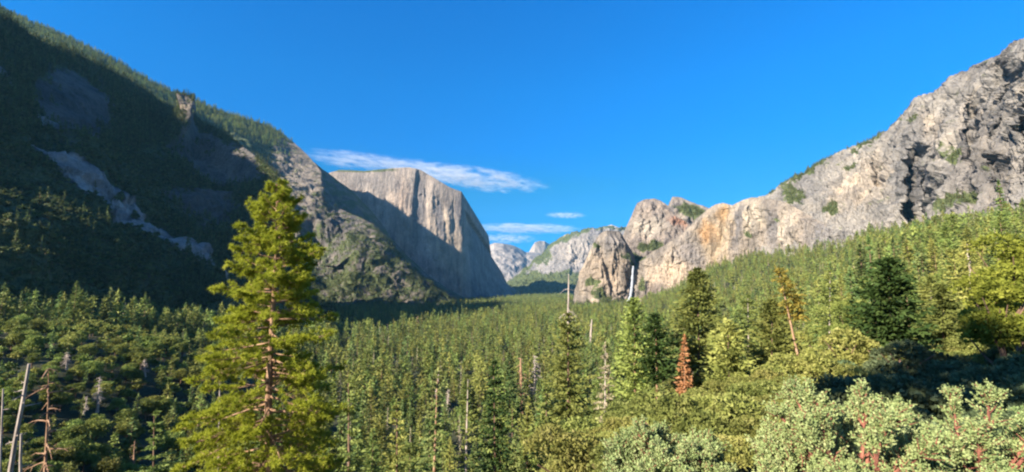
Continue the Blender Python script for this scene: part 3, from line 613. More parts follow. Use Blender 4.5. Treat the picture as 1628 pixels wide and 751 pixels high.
def proto_oak(key, seed, H, R, lumps, leaves, size, mat, bark, far=False):
    g = np.random.default_rng(seed); c = MB(); clump_crown(c, g, (0, 0, H * 0.6), (R, R, H * 0.42), lumps, leaves, size)
    if far:
        c.tube(np.array([[0, 0, -1], [0, 0, H * 0.6]]), [R * 0.06, R * 0.03], 3, 1); PROTO[key] = c.mesh(key, [mat, bark]); return
    t = MB(); t.tube(trunk_pts(H * 0.65, 0.12, g, 5), np.linspace(R * 0.07, R * 0.03, 5), 6, 0)
    for q in range(6):
        a = g.random() * 6.28; z = H * (0.2 + 0.25 * g.random()); e = np.array([math.cos(a) * R * 0.7, math.sin(a) * R * 0.7, H * 0.35])
        t.tube(np.array([[0, 0, z], e * 0.5 + [0, 0, z * 0.9], e + [0, 0, z * 0.8]]), np.linspace(R * 0.035, R * 0.012, 3), 4, 0)
    PROTO[key] = (c.mesh(key + '_crown', [mat]), t.mesh(key + '_trunk', [bark]))
proto_oak('oak_a', 21, 13, 5.2, 24, 2300, 0.75, M['oak'], M['bark'])
proto_oak('oak_b', 22, 10, 5.0, 17, 1800, 0.7, M['oak'], M['bark'])
proto_oak('far_oak', 23, 11, 5.4, 10, 170, 2.1, M['oak'], M['bark'], far=True)
proto_oak('scrub', 24, 5, 3.6, 7, 70, 2.0, M['slope_tree'], M['bark'], far=True)
# shrub of the near hillside
M['brush'] = leaf_mat('brush_leaves', [(0.075, 0.09, 0.022), (0.19, 0.20, 0.048), (0.31, 0.30, 0.095)], 0.45, 0.25, 1.6, 0.02)
M['darkbrush'] = leaf_mat('dark_brush_leaves', [(0.045, 0.065, 0.028), (0.09, 0.12, 0.055), (0.14, 0.18, 0.085)], 0.4, 0.2, 1.2, 0.02)
proto_oak('brush_a', 31, 3.4, 2.3, 20, 5200, 0.16, M['brush'], M['bark'])
proto_oak('brush_b', 32, 2.8, 2.0, 16, 4600, 0.15, M['brush'], M['bark'])
proto_oak('brush_c', 33, 3.6, 2.2, 20, 3600, 0.20, M['darkbrush'], M['bark'])

def scatter(name, label, P, scl, me):
    """uncountable vegetation: the mesh instanced on points, as ONE object"""
    n = len(P); pm = bpy.data.meshes.new(name); pm.vertices.add(n); pm.vertices.foreach_set('co', np.ascontiguousarray(P, np.float32).ravel())
    a = pm.attributes.new('size', 'FLOAT_VECTOR', 'POINT'); a.data.foreach_set('vector', np.ascontiguousarray(scl, np.float32).ravel())
    rz = rng.random(n) * 6.283; rv = np.stack([rng.normal(size=n) * 0.03, rng.normal(size=n) * 0.03, rz], 1)
    a = pm.attributes.new('turn', 'FLOAT_VECTOR', 'POINT'); a.data.foreach_set('vector', np.ascontiguousarray(rv, np.float32).ravel())
    src = bpy.data.objects.new(name + '_plant', me)
    ng = bpy.data.node_groups.new(name, 'GeometryNodeTree')
    ng.interface.new_socket('Geometry', in_out='INPUT', socket_type='NodeSocketGeometry'); ng.interface.new_socket('Geometry', in_out='OUTPUT', socket_type='NodeSocketGeometry')
    gi = ng.nodes.new('NodeGroupInput'); go = ng.nodes.new('NodeGroupOutput'); ip = ng.nodes.new('GeometryNodeInstanceOnPoints'); ob = ng.nodes.new('GeometryNodeObjectInfo')
    ob.inputs['Object'].default_value = src; ob.inputs['As Instance'].default_value = False
    s1 = ng.nodes.new('GeometryNodeInputNamedAttribute'); s1.data_type = 'FLOAT_VECTOR'; s1.inputs[0].default_value = 'size'
    s2 = ng.nodes.new('GeometryNodeInputNamedAttribute'); s2.data_type = 'FLOAT_VECTOR'; s2.inputs[0].default_value = 'turn'
    L = ng.links.new
    L(gi.outputs[0], ip.inputs['Points']); L(ob.outputs['Geometry'], ip.inputs['Instance']); L(s2.outputs[0], ip.inputs['Rotation']); L(s1.outputs[0], ip.inputs['Scale']); L(ip.outputs[0], go.inputs[0])
    o = tag(add(name, pm), label, None, kind='stuff'); md = o.modifiers.new('plants', 'NODES'); md.node_group = ng
    return o

def tree_obj(kind, name, loc, s, rz, label, cat, group):
    crown, trunk = PROTO[kind]
    r = bpy.data.objects.new(name, None); C.objects.link(r); r.location = loc; r.rotation_euler = (0, 0, rz); r.scale = s if hasattr(s, '__len__') else (s, s, s)
    tag(r, label, cat, group)
    add('trunk', trunk, r); add('crown', crown, r)
    return r

# ------------------------------------------------------------------ forest on the ground sheet
LIM = (np.array([-260, 0, 200, 340, 480, 560, 640, 780, 860, 905, 915, 1000, 1126, 1211, 1300, 1475, 1628, 1900.]), np.array([900, 1000, 1200, 1550, 2000, 2900, 3300, 4700, 8000, 8000, 3050, 2900, 2850, 2700, 2500, 2050, 1650, 1100.]))
pts = []
for r0, r1, area in ((115, 400, 58), (400, 1100, 88), (1100, 2600, 190), (2600, 4500, 260), (4500, 8000, 520)):
    n = int(0.5 * (r1 * r1 - r0 * r0) * 1.86 / area)
    R = np.sqrt(rng.random(n) * (r1 * r1 - r0 * r0) + r0 * r0); th = (rng.random(n) - 0.5) * 1.86
    pts.append(np.stack([R * np.sin(th), R * np.cos(th)], 1))
pts = np.concatenate(pts)
Rr = np.hypot(pts[:, 0], pts[:, 1]); ppx = CX + F * pts[:, 0] / pts[:, 1]
keep = Rr < np.interp(ppx, *LIM)
den = fbm(np.stack([pts[:, 0] / 110, pts[:, 1] / 110, np.zeros(len(pts))], 1), 4)
keep &= rng.random(len(pts)) < np.where((ppx < 400) & (Rr < 1100), 0.95, np.where(Rr < 1100, 0.44, 0.8) * np.clip(0.95 + den * 2.2, 0.10, 1))
# the near right hillside falls to the brush and the named trees
keep &= ~((ppx > 950) & (Rr < 125)) 
pts = pts[keep]; Rr = Rr[keep]; ppx = ppx[keep]
gz = ground_z(pts[:, 0], pts[:, 1])
P3 = np.column_stack([pts, gz - 0.5])
oakp = np.where(ppx < 420, 0.90 - smooth(ppx, 250, 420) * 0.8, 0.06) * (Rr < 760)
oakp = np.maximum(oakp, 0.16 * (Rr < 1500))
oakp = np.where((ppx > 1050) & (Rr < 420), 0.45, oakp)
u = rng.random(len(P3)); kindv = np.where(u < oakp, 0, np.where(rng.random(len(P3)) < 0.38, 1, 2))   # oak / fir / pine
kindv = np.where((kindv > 0) & (rng.random(len(P3)) < 0.055), 3, kindv)
vz = fbm(np.column_stack([pts / 60, np.full(len(pts), 8.0)]), 3)
hs_ = 1.25 * (0.45 + 0.72 * rng.random(len(P3)) ** 1.5) * (1 + 0.35 * np.clip(vz * 2, -1, 1))
hs_ = np.where((Rr < 330) & (ppx > 440) & (ppx < 1000), hs_ * 0.85, hs_)
hs_ = np.where((Rr < 160), hs_ * 0.7, hs_)
hs_ = np.where((kindv > 0) & (ppx < 400) & (Rr < 760), hs_ * 0.5, hs_)
hs_ = np.where((kindv > 0) & (ppx > 1050) & (Rr < 420), hs_ * 0.55, hs_)
hs_ = np.where(kindv == 0, hs_ * 0.85, hs_)
sc3 = np.stack([hs_ * (0.85 + 0.3 * rng.random(len(P3)))] * 2 + [hs_], 1)
bx, by, bf = proj(P3); tx, ty, _ = proj(P3 + np.stack([0 * hs_, 0 * hs_, hs_ * np.where(kindv == 0, 11, 33)], 1))
inview = (bx > -40) & (bx < 1668) & (ty < 765) & (bf > 1)
big = (by - ty) * np.where(kindv == 0, 1.6, 1.0)
indiv = np.zeros(len(P3), bool)
for sel in (kindv == 0, kindv > 0):
    c = np.where(sel & inview)[0]; c = c[np.argsort(-big[c])][:285]; indiv[c] = True
INFO = {0: (('oak_a', 'oak_b'), 'oak_tree', 'oak'), 1: (('fir_a', 'fir_b', 'fir_c'), 'fir_tree', 'fir tree'), 2: (('pine_a', 'pine_b', 'pine_c'), 'pine_tree', 'pine tree'), 3: (('thin_a', 'thin_a'), 'pine_tree', 'pine tree')}
MARKS = [(60, 'round the two rusty and leaning snags'), (155, 'round the tall greyish dead tree'), (230, 'left of the big ponderosa'), (330, 'along the left edge of the big ponderosa crown'), (430, 'behind the big ponderosa'),
         (540, 'just right of the big ponderosa'), (630, 'above the bright yellow-green pine'), (700, 'behind the thin orange-trunked pine'), (785, 'behind the dark shadowy fir'), (842, 'round the pair of bare dead trunks'),
             (905, 'behind the cedar with the dead spire'), (990, 'beside the slim twin pines'), (1088, 'behind the orange dead fir'), (1190, 'between the layered fir and the leaning pine'), (1270, 'behind the leaning rust-crowned pine'),
             (1330, 'left of the large dark pine'), (1420, 'behind the large dark pine'), (1500, 'between the dark pine and the slender pine'), (1560, 'behind the slender pine'), (1640, 'behind the bright yellow-green oak')]
def zone_label(k, x, R):
    side = min(MARKS, key=lambda m: abs(m[0] - x))[1]
    far = 'nearer ' if R < 230 else ('farther ' if R > 380 else '')
    what = {0: 'rounded olive oak', 1: 'dark conical fir', 2: 'yellow-green loose pine', 3: 'thin greyish half-dead conifer'}[k]
    return far + what + ' ' + side, far + {0: 'oaks', 1: 'firs', 2: 'pines', 3: 'half-dead conifers'}[k] + ' ' + side
for i in np.where(indiv)[0]:
    k = int(kindv[i]); a, nm, cat = INFO[k]; lab, grp = zone_label(k, ppx[i], Rr[i])
    tree_obj(a[int(i) % len(a)], nm, P3[i], tuple(sc3[i]), float(rng.random() * 6.28), lab, cat, grp)
rest = ~indiv
for k, key, nm, lab in ((0, 'far_oak', 'woodland', 'distant rounded oaks massed on the valley sides'), (1, 'far_fir', 'forest', 'dense dark firs covering the valley floor'),
                        (2, 'far_pine', 'forest', 'lighter yellow-green pines mixed through the valley forest'), (3, 'far_dry', 'forest', 'scattered grey thinning conifers within the valley forest')):
    m = rest & (kindv == k) & ((ty < 800) | (Rr < 300)); alt = {'far_fir': 'far_fir_slim', 'far_pine': 'far_pine_round'}.get(key)
    if alt:
        h_ = rng.random(len(m)) < 0.45; scatter(nm, lab.replace('dense', 'slim').replace('lighter', 'round-topped'), P3[m & h_], sc3[m & h_], PROTO[alt]); m = m & ~h_
    scatter(nm, lab, P3[m], sc3[m], PROTO[key])

# ------------------------------------------------------------------ vegetation on the landforms
def on_loft(name, n, thr=0.42, lo=None, pw=1.0):
    L = LOFTS[name]; V = L['V']; w = np.clip(L['veg'] - thr, 0, 1) ** pw
    a = np.linalg.norm(np.cross(V[1:, :-1] - V[:-1, :-1], V[:-1, 1:] - V[:-1, :-1]), axis=-1)
    w = w[:-1, :-1] * a
    if lo is not None: w = w * lo(L['px'][:-1, :-1], L['py'][:-1, :-1])
    w = w.ravel() / w.sum(); idx = rng.choice(w.size, n, p=w); i, j = np.unravel_index(idx, a.shape); s = rng.random((n, 1)); t = rng.random((n, 1))
    s, t = np.where(s + t > 1, 1 - s, s), np.where(s + t > 1, 1 - t, t)
    return V[i, j] + (V[i + 1, j] - V[i, j]) * s + (V[i, j + 1] - V[i, j]) * t, L['px'][i, j]
def sc(n, a, b): h = a + (b - a) * rng.random(n); return np.stack([h, h, h * (0.8 + 0.5 * rng.random(n))], 1)
# landform numbers: 0 shaded mountain, 1 spur, 2 monolith, 3 far slope, 4 half dome, 5 valley-head wall, 6 pale dome, 7 rear spire, 8 spire, 9 waterfall cliff, 10 right mountain
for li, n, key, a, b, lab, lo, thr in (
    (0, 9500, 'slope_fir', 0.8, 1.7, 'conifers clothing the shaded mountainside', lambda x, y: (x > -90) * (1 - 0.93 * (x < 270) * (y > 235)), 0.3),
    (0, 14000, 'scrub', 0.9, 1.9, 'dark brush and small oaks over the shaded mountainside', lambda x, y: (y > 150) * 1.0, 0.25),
    (1, 5500, 'slope_fir', 0.7, 1.3, 'conifers scattered down the rocky spur', lambda x, y: (x > 395) * (0.25 + smooth(y, 330, 440)), 0.22),
    (1, 8000, 'scrub', 0.9, 1.8, 'scrub filling ledges of the rocky spur', lambda x, y: (x > 395) * 1.0, 0.25),
    (1, 4600, 'far_pine', 0.8, 1.6, 'tall sunlit pines lining the mountain crest', lambda x, y: (x < 470) * (y > -30) * (y < 62 + 0.42 * x) * 1.0, 0.25),
    (1, 2400, 'far_fir', 0.7, 1.5, 'darker conifers lining the mountain crest', lambda x, y: (x < 470) * (y > -30) * (y < 62 + 0.42 * x) * 1.0, 0.25),
    (2, 1300, 'slope_fir', 1.3, 2.1, 'tiny trees along the summit and foot of the monolith', None, 0.35),
    (5, 2500, 'slope_fir', 1.6, 2.6, 'far trees on the valley-head wall', None, 0.45),
    (7, 350, 'slope_fir', 0.8, 1.3, 'pines on the shoulder of the rear peak', None, 0.45),
    (8, 700, 'slope_fir', 0.8, 1.3, 'trees in the gully above the waterfall', None, 0.5),
    (9, 1300, 'slope_fir', 0.6, 1.2, 'trees on ledges and foot of the waterfall cliff', None, 0.4),
    (10, 260, 'slope_fir', 0.55, 1.1, 'small trees standing along the skyline of the granite mountain', lambda x, y: (y < np.interp(x, [1225, 1255, 1310, 1340, 1390, 1425, 1464, 1530, 1628], [311, 288, 255, 240, 220, 196, 151, 116, 60]) + 9) * 1.0, 0.3),
    (10, 1800, 'scrub', 0.6, 1.3, 'brush on ledges of the tall granite mountain', None, 0.45),
    (10, 1600, 'slope_fir', 0.6, 1.1, 'small pines on ledges of the tall granite mountain', None, 0.55)):
    P, _x = on_loft(li, n, thr, lo)
    scatter('scrubland' if key == 'scrub' else 'forest', lab, P, sc(n, a, b), PROTO[key])

# ------------------------------------------------------------------ foreground and named trees
M['bigpine'] = leaf_mat('ponderosa_needles', [(0.14, 0.17, 0.015), (0.31, 0.34, 0.030), (0.46, 0.46, 0.065)], 0.0, 0.38, 1.3, 0.0)
M['orangebark'] = bark_mat('orange_pine_bark', (0.15, 0.075, 0.04), (0.42, 0.27, 0.17), 3.0)
M['manzanita'] = leaf_mat('manzanita_leaves', [(0.15, 0.21, 0.075), (0.26, 0.325, 0.125), (0.37, 0.41, 0.19)], 0.1, 0.2, 9.0, 0.01)
M['redbark'] = bark_mat('manzanita_bark', (0.13, 0.045, 0.035), (0.36, 0.15, 0.10), 14.0)
M['deadneedle'] = leaf_mat('dead_orange_needles', [(0.20, 0.085, 0.035), (0.36, 0.17, 0.07), (0.46, 0.25, 0.12)], 0.1, 0.2, 1.0, 0.0)
M['paleneedle'] = leaf_mat('dying_pale_needles', [(0.26, 0.18, 0.11), (0.38, 0.28, 0.19)], 0.2, 0.2, 1.0, 0.0)
M['rustneedle'] = leaf_mat('rust_needles', [(0.16, 0.15, 0.03), (0.33, 0.24, 0.045)], 0.1, 0.25, 1.0, 0.0)
M['darkneedle'] = leaf_mat('dark_needles', [(0.018, 0.04, 0.010), (0.04, 0.07, 0.016), (0.07, 0.10, 0.025)], 0.1, 0.2, 0.8, 0.0)
M['yellowoak'] = leaf_mat('yellow_oak_leaves', [(0.09, 0.11, 0.014), (0.19, 0.21, 0.028), (0.30, 0.31, 0.05)], 0.1, 0.35, 1.0, 0.0)

def root(name, px, Y, label, cat, group=None, sink=0.4, z=None):
    x = (px - CX) / (F * math.cos(PITCH)) * Y
    zz = float(ground_z(np.array([x]), np.array([Y]))[0]) - sink if z is None else z
    x = float(pt(px, CY + (F * math.tan(math.radians(6.5)) - 0) - F * zz / Y, Y)[0])
    o = bpy.data.objects.new(name, None); C.objects.link(o); o.location = (x, Y, zz)
    return tag(o, label, cat, group)
def top_h(r, px, py, Y):
    """height and lean of a tree rooted at r whose tip shows at px, py"""
    p = pt(px, py, Y); return float(p[2] - r.location.z), (float(p[0] - r.location.x), 0.0)

# the tall ponderosa pine in front
def big_pine():
    g = np.random.default_rng(101); Y = 34.0
    r = root('ponderosa_pine', 424, Y, 'tallest nearest ponderosa pine with open tufted crown and tan trunk', 'pine tree')
    H, ln = top_h(r, 438, 292, Y)
    n = 26; t = np.linspace(0, 1, n)
    tr = np.stack([ln[0] * t + 0.10 * np.sin(t * 9), 0.1 * np.cos(t * 7), H * t], 1)
    mb = MB(); mb.tube(tr, 0.36 * (1 - t) ** 0.8 + 0.03, 10, 0); add('trunk', mb.mesh('pine_trunk', [M['orangebark']]), r)
    axis = lambda z: np.array([np.interp(z, tr[:, 2], tr[:, 0]), np.interp(z, tr[:, 2], tr[:, 1]), z])
    dz = np.array([0, 1.0, 2.2, 5.4, 7.8, 10, 12.5, 15, 18, 22, 26]); Lr = np.array([0.35, 0.95, 1.6, 2.6, 3.3, 3.6, 4.4, 5.2, 5.9, 6.2, 5.5])
    crown = MB(); nb = 0; d = 0.25; C_, D_ = [], []
    while d < min(26, H - 3):
        for b in range(5 if d < 3 else 6):
            a = g.random() * 6.283; L = float(np.interp(d, dz, Lr)) * (0.55 + 0.6 * g.random())
            if g.random() < 0.16: continue
            z = H - d + g.normal() * 0.12; k = np.linspace(0, 1, 7)
            up = max(0.6 - 0.05 * d, -0.05) + g.normal() * 0.10
            u = np.array([math.cos(a), math.sin(a), 0]); s = np.array([-u[1], u[0], 0])
            path = axis(z) + np.outer(L * k, u) + np.outer(L * (up * k - 0.22 * k ** 2 * (d > 4) + 0.22 * k ** 3), [0, 0, 1]) + np.outer(L * 0.12 * g.normal() * k ** 2, s)
            bm_ = MB(); bm_.tube(path, np.linspace(0.022 + 0.012 * L, 0.012, 7), 5, 0)
            m = int(6 + L * 4.2)
            for q in range(m):
                tt = 0.28 + 0.72 * (q + g.random()) / m; p0 = np.array([np.interp(tt, k, path[:, c]) for c in range(3)])
                sd_ = 1 if q % 2 else -1; tl = L * 0.30 * (1.15 - tt) + 0.22
                v = unit(u * 0.7 + s * sd_ * (0.4 + 0.7 * g.random()) + np.array([0, 0, g.normal() * 0.35 + 0.2]))
                e = p0 + v * tl; mid = p0 + v * tl * 0.5 - [0, 0, 0.04]; bm_.tube(np.stack([p0, mid, e]), [0.014, 0.010, 0.007], 3, 0)
                for f_ in (1.0, 0.62):
                    if f_ < 1 and tl < 0.35: continue
                    C_.append(p0 + (e - p0) * f_); D_.append(unit(v + np.array([0, 0, 0.35])))
            C_.append(path[-1]); D_.append(unit(path[-1] - path[-2] + [0, 0, 0.2]))
            if nb < 290: add('branch', bm_.mesh('pine_branch', [M['orangebark']]), r); nb += 1
            else: crown.V += bm_.V; crown.Fc += [f + crown.n for f in bm_.Fc]; crown.I += [i + 1 for i in bm_.I]; crown.n += bm_.n
        d += 0.42 + 0.012 * d
    C_ = np.array(C_); D_ = np.array(D_); nt_ = 26
    P = np.repeat(C_, nt_, 0); D = unit(np.repeat(D_, nt_, 0) * 0.55 + unit(g.normal(size=P.shape)) * 0.9)
    L = 0.24 + 0.14 * g.random(len(P))
    crown.tris(leaf_tris(P + D * 0.05, D, L, 0.055, g, 0.1), 0)
    add('crown', crown.mesh('pine_crown', [M['bigpine'], M['orangebark']]), r)
big_pine()

def conifer_at(name, px, ptop, pytop, Y, label, Rpx, basefrac, lv, mat, bark, cat='tree', seed=0, r0=None, group=None, **kw):
    g = np.random.default_rng(seed); r = root(name, px, Y, label, cat, group)
    H, ln = top_h(r, ptop, pytop, Y); Rm = Rpx / F * Y
    c = MB(); conifer_crown(c, g, H, Rm, H * basefrac, *lv, lean=ln, **kw)
    t = MB(); r0 = r0 or H * 0.013; p = trunk_pts(H * 0.985, 0.03, g, 9, ln); t.tube(p, np.linspace(r0, r0 * 0.12, 9), 7, 0)
    if basefrac > 0.2:                                   # dead stubs on the bare lower trunk
        for q in range(14):
            z = H * basefrac * (0.35 + 0.65 * g.random()); a = g.random() * 6.28; i = z / H * 8; k0 = p[int(i)] + (p[int(i) + 1] - p[int(i)]) * (i - int(i)); L = Rm * 0.3 * g.random() + 0.3
            t.tube(np.stack([k0, k0 + [math.cos(a) * L, math.sin(a) * L, -0.1 * L]]), [r0 * 0.15, r0 * 0.05], 3, 0)
    add('trunk', t.mesh(name + '_trunk', [bark]), r); add('crown', c.mesh(name + '_crown', [mat]), r)
    return r, H, ln
BK, OB, GB = M['bark'], M['orangebark'], M['greybark']
# cedar with a bleached dead spire above its crown
r, H, ln = conifer_at('incense_cedar', 903, 903, 500, 100, 'broad green cedar topped by a bleached dead spire', 52, 0.12, (44, 8, 14, 1.3), M['pine'], BK, 'cedar', 5, shape=0.45, ragged=0.5, droop=0.35, tip_up=0.2)
sp = MB(); p = pt(903, 500, 100) - np.array(r.location); q = pt(904, 436, 100) - np.array(r.location)
sp.tube(np.stack([p - [0, 0, 3], p, (p + q) / 2 + [.05, 0, 0], q]), [0.26, 0.24, 0.17, 0.07], 7, 0)
gg = np.random.default_rng(6)
for k in range(16):
    a = gg.random() * 6.28; b0 = p + (q - p) * (gg.random() ** 2 * 0.7 - 0.05); L = 1.2 + 2.2 * gg.random()
    sp.tube(np.stack([b0, b0 + [math.cos(a) * L * .5, math.sin(a) * L * .5, -.1 * L], b0 + [math.cos(a) * L, math.sin(a) * L, -0.5 * L]]), [0.06, 0.04, 0.02], 3, 0)
add('dead_spire', sp.mesh('dead_spire', [GB]), r)
conifer_at('pine_tree', 1010, 1008, 474, 95, 'slim green pine with long bare brown trunk left of a darker twin', 38, 0.16, (40, 8, 13, 1.15), M['pine'], OB, 'pine tree', 7, shape=0.5, ragged=0.55, droop=0.1, tip_up=0.3)
conifer_at('pine_tree', 1046, 1042, 500, 92, 'short dark-crowned pine with bare reddish trunk beside its taller twin', 38, 0.42, (28, 8, 13, 1.1), M['darkneedle'], OB, 'pine tree', 8, shape=0.45, ragged=0.5, droop=0.15, tip_up=0.2)
conifer_at('fir_tree', 1112, 1109, 428, 105, 'tall layered fir with wide spreading tiers behind the orange dead tree', 68, 0.12, (44, 9, 16, 1.6), M['pine'], BK, 'fir tree', 9, shape=0.62, ragged=0.35, droop=0.25, tip_up=0.25)
conifer_at('fir_tree', 1088, 1088, 533, 76, 'small conical dead conifer with orange-brown needles', 20, 0.05, (34, 8, 8, 0.6), M['deadneedle'], OB, 'dead fir', 10, shape=0.8, ragged=0.25, droop=0.3)
conifer_at('pine_tree', 1276, 1238, 426, 80, 'leaning pine with rust-yellow crown on a pale slanting trunk', 24, 0.55, (22, 6, 9, 0.9), M['rustneedle'], OB, 'pine tree', 11, shape=0.4, ragged=0.6, droop=0.2)
conifer_at('pine_tree', 1420, 1412, 414, 56, 'large dark green pine against the sunlit hillside forest', 64, 0.05, (46, 9, 16, 1.0), M['darkneedle'], BK, 'pine tree', 12, shape=0.5, ragged=0.55, droop=0.2, tip_up=0.2)
conifer_at('pine_tree', 1545, 1540, 384, 80, 'slender pine with thin grey upper trunk right of the dark pine', 40, 0.1, (30, 6, 12, 0.95), M['pine'], GB, 'pine tree', 13, shape=0.5, ragged=0.6, droop=0.2, skip=0.2)
conifer_at('pine_tree', 1318, 1318, 428, 130, 'yellow-green pointed pine between the leaning pine and the dark pine', 36, 0.15, (30, 7, 12, 1.2), M['pine'], GB, 'pine tree', 14, shape=0.6, ragged=0.5, droop=0.15, skip=0.1)
conifer_at('pine_tree', 1480, 1480, 440, 120, 'bushy olive pine just right of the large dark pine', 42, 0.12, (28, 7, 12, 1.2), M['pine'], GB, 'pine tree', 15, shape=0.55, ragged=0.5, droop=0.15)
conifer_at('pine_tree', 1190, 1188, 470, 110, 'soft yellow-green pine right of the wide layered fir', 42, 0.12, (28, 7, 12, 1.2), M['pine'], GB, 'pine tree', 16, shape=0.6, ragged=0.5, droop=0.2)
conifer_at('fir_tree', 790, 786, 572, 92, 'dark shadowy fir standing in front of the valley forest', 52, 0.05, (44, 8, 12, 1.1), M['darkneedle'], BK, 'fir tree', 17, shape=0.7, ragged=0.35, droop=0.3)
conifer_at('pine_tree', 738, 743, 598, 88, 'sparse light-green pine with pale crooked trunk left of the dark fir', 34, 0.45, (22, 5, 10, 0.9), M['pine'], GB, 'pine tree', 18, shape=0.6, ragged=0.6, skip=0.35, tip_up=0.3, droop=0.1)
conifer_at('pine_tree', 684, 696, 588, 96, 'thin green pine with orange trunk and dead grey tip', 32, 0.25, (28, 6, 12, 1.0), M['fir'], OB, 'pine tree', 19, shape=0.6, ragged=0.6, skip=0.15, droop=0.2)
conifer_at('pine_tree', 632, 630, 640, 80, 'bright yellow-green pine at lower centre among darker trees', 44, 0.1, (30, 7, 12, 1.0), M['pine'], BK, 'pine tree', 20, shape=0.6, ragged=0.5, tip_up=0.2)
conifer_at('fir_tree', 560, 556, 600, 78, 'tall green fir right beside the big ponderosa crown', 44, 0.1, (34, 7, 12, 1.0), M['pine'], BK, 'fir tree', 21, shape=0.65, ragged=0.4)
conifer_at('fir_tree', 350, 350, 600, 90, 'small dying conifer with pinkish-brown needles left of the big ponderosa', 16, 0.2, (20, 6, 6, 0.8), M['paleneedle'], GB, 'dead fir', 22, shape=0.7, ragged=0.4)
conifer_at('pine_tree', 250, 248, 655, 70, 'yellow-green pine at lower left between the snag and the big ponderosa', 50, 0.1, (30, 7, 12, 1.0), M['pine'], BK, 'pine tree', 23, shape=0.55, ragged=0.5)
conifer_at('pine_tree', 960, 962, 545, 150, 'narrow olive pine right of the cedar with the dead spire', 20, 0.2, (24, 6, 8, 1.2), M['drypine'], GB, 'pine tree', 24, shape=0.6, ragged=0.5)

# snags: standing dead trees
def ground_hit(px, py, y0=40, y1=3000):
    Y = np.exp(np.linspace(math.log(y0), math.log(y1), 700)); P = pt(np.full(700, float(px)), np.full(700, float(py)), Y)
    b = np.where(P[:, 2] < ground_z(P[:, 0], P[:, 1]))[0]
    return float(Y[b[0]]) if len(b) else y1
def far_snag(px, pxt, pyt, pyb, label, wpx, stubs, Lpx, seed, mat=None, broken=False, start=0.3, droop=0.4):
    Y = ground_hit(px, pyb); return snag(px, pxt, pyt, Y, label, wpx / 2 / F * Y, stubs, Lpx / F * Y, seed, mat or GB, broken, start=start, droop=droop)
def snag(px, pxt, pyt, Y, label, r0, stubs, L, seed, mat=GB, broken=True, name='snag', group=None, bend=0.06, start=0.25, droop=0.1):
    r = root(name, px, Y, label, 'dead tree', group); H, ln = top_h(r, pxt, pyt, Y)
    a, b = snag_mesh(name, seed, H, r0, stubs, L, [mat], ln, start=start, broken=broken, bend=bend, droop=droop)
    add('trunk', a, r)
    if b: add('branch', b, r)['kind'] = 'stuff'
    return r
snag(-62, 42, 578, 36, 'bare grey snag leaning to the right with a hooked broken top', 0.29, 22, 1.6, 31, bend=0.08)
snag(62, 81, 586, 42, 'upright slim snag with rusty lower trunk and many thin bare branches', 0.33, 70, 2.6, 32, mat=OB, broken=False, start=0.4, droop=0.35)
snag(22, 34, 690, 33, 'short curved white snag between the leaning snag and the upright one', 0.2, 16, 1.2, 33, bend=0.10)
snag(-10, 4, 618, 60, 'pale broken snag tip at the edge behind the leaning snag', 0.25, 10, 1.5, 34)
far_snag(155, 159, 598, 668, 'tall greyish dead tree among the oaks with dense short stubs', 4.5, 90, 9, 35)
far_snag(134, 139, 630, 672, 'shorter dead tree just left of the tall greyish one', 3.5, 60, 6, 36)
far_snag(106, 107, 560, 596, 'dead pale tree high among the oaks on the shoulder', 3.5, 80, 8, 37)
far_snag(231, 229, 572, 612, 'dead tree with pale stubs among oaks above the lone pine', 3.5, 80, 7, 38)
far_snag(214, 214, 700, 760, 'thin dead trunk with brown bark low among the oaks', 4, 24, 12, 39, M['orangebark'])
far_snag(830, 828, 570, 660, 'reddish one of two tall bare dead trunks side by side', 6.5, 50, 12, 40, M['orangebark'], True)
far_snag(852, 850, 566, 656, 'greyer one of two tall bare dead trunks side by side', 6.0, 70, 13, 41)
far_snag(937, 941, 508, 560, 'thin pale dead trunk between the cedar and the slim pines', 4.5, 16, 6, 42, None, True)
far_snag(632, 632, 572, 605, 'pale dead spike above the valley trees at mid distance', 3.5, 60, 6, 43)
far_snag(690, 698, 590, 650, 'grey leaning dead tip above the thin orange-trunked pine', 4.5, 12, 7, 44, None, True)
far_snag(1604, 1598, 362, 412, 'tall pale dead pole rising near the yellow oak', 4.5, 16, 24, 45, None, True, 0.5)
far_snag(1543, 1538, 388, 455, 'grey dead top standing over the slender pine', 5.0, 20, 9, 46, None, True)
far_snag(602, 604, 520, 548, 'slim grey dead tree far out in the valley forest', 2.8, 40, 5, 47)
far_snag(663, 664, 503, 528, 'rusty dead spike far out in the valley forest', 3.2, 60, 5, 48, M['orangebark'])
far_snag(712, 712, 620, 668, 'greyish dead tree between the orange-trunked pine and the dark fir', 4.0, 70, 7, 49)
far_snag(968, 965, 560, 610, 'two-toned dead trunk beside the narrow olive pine', 4.0, 24, 6, 50)

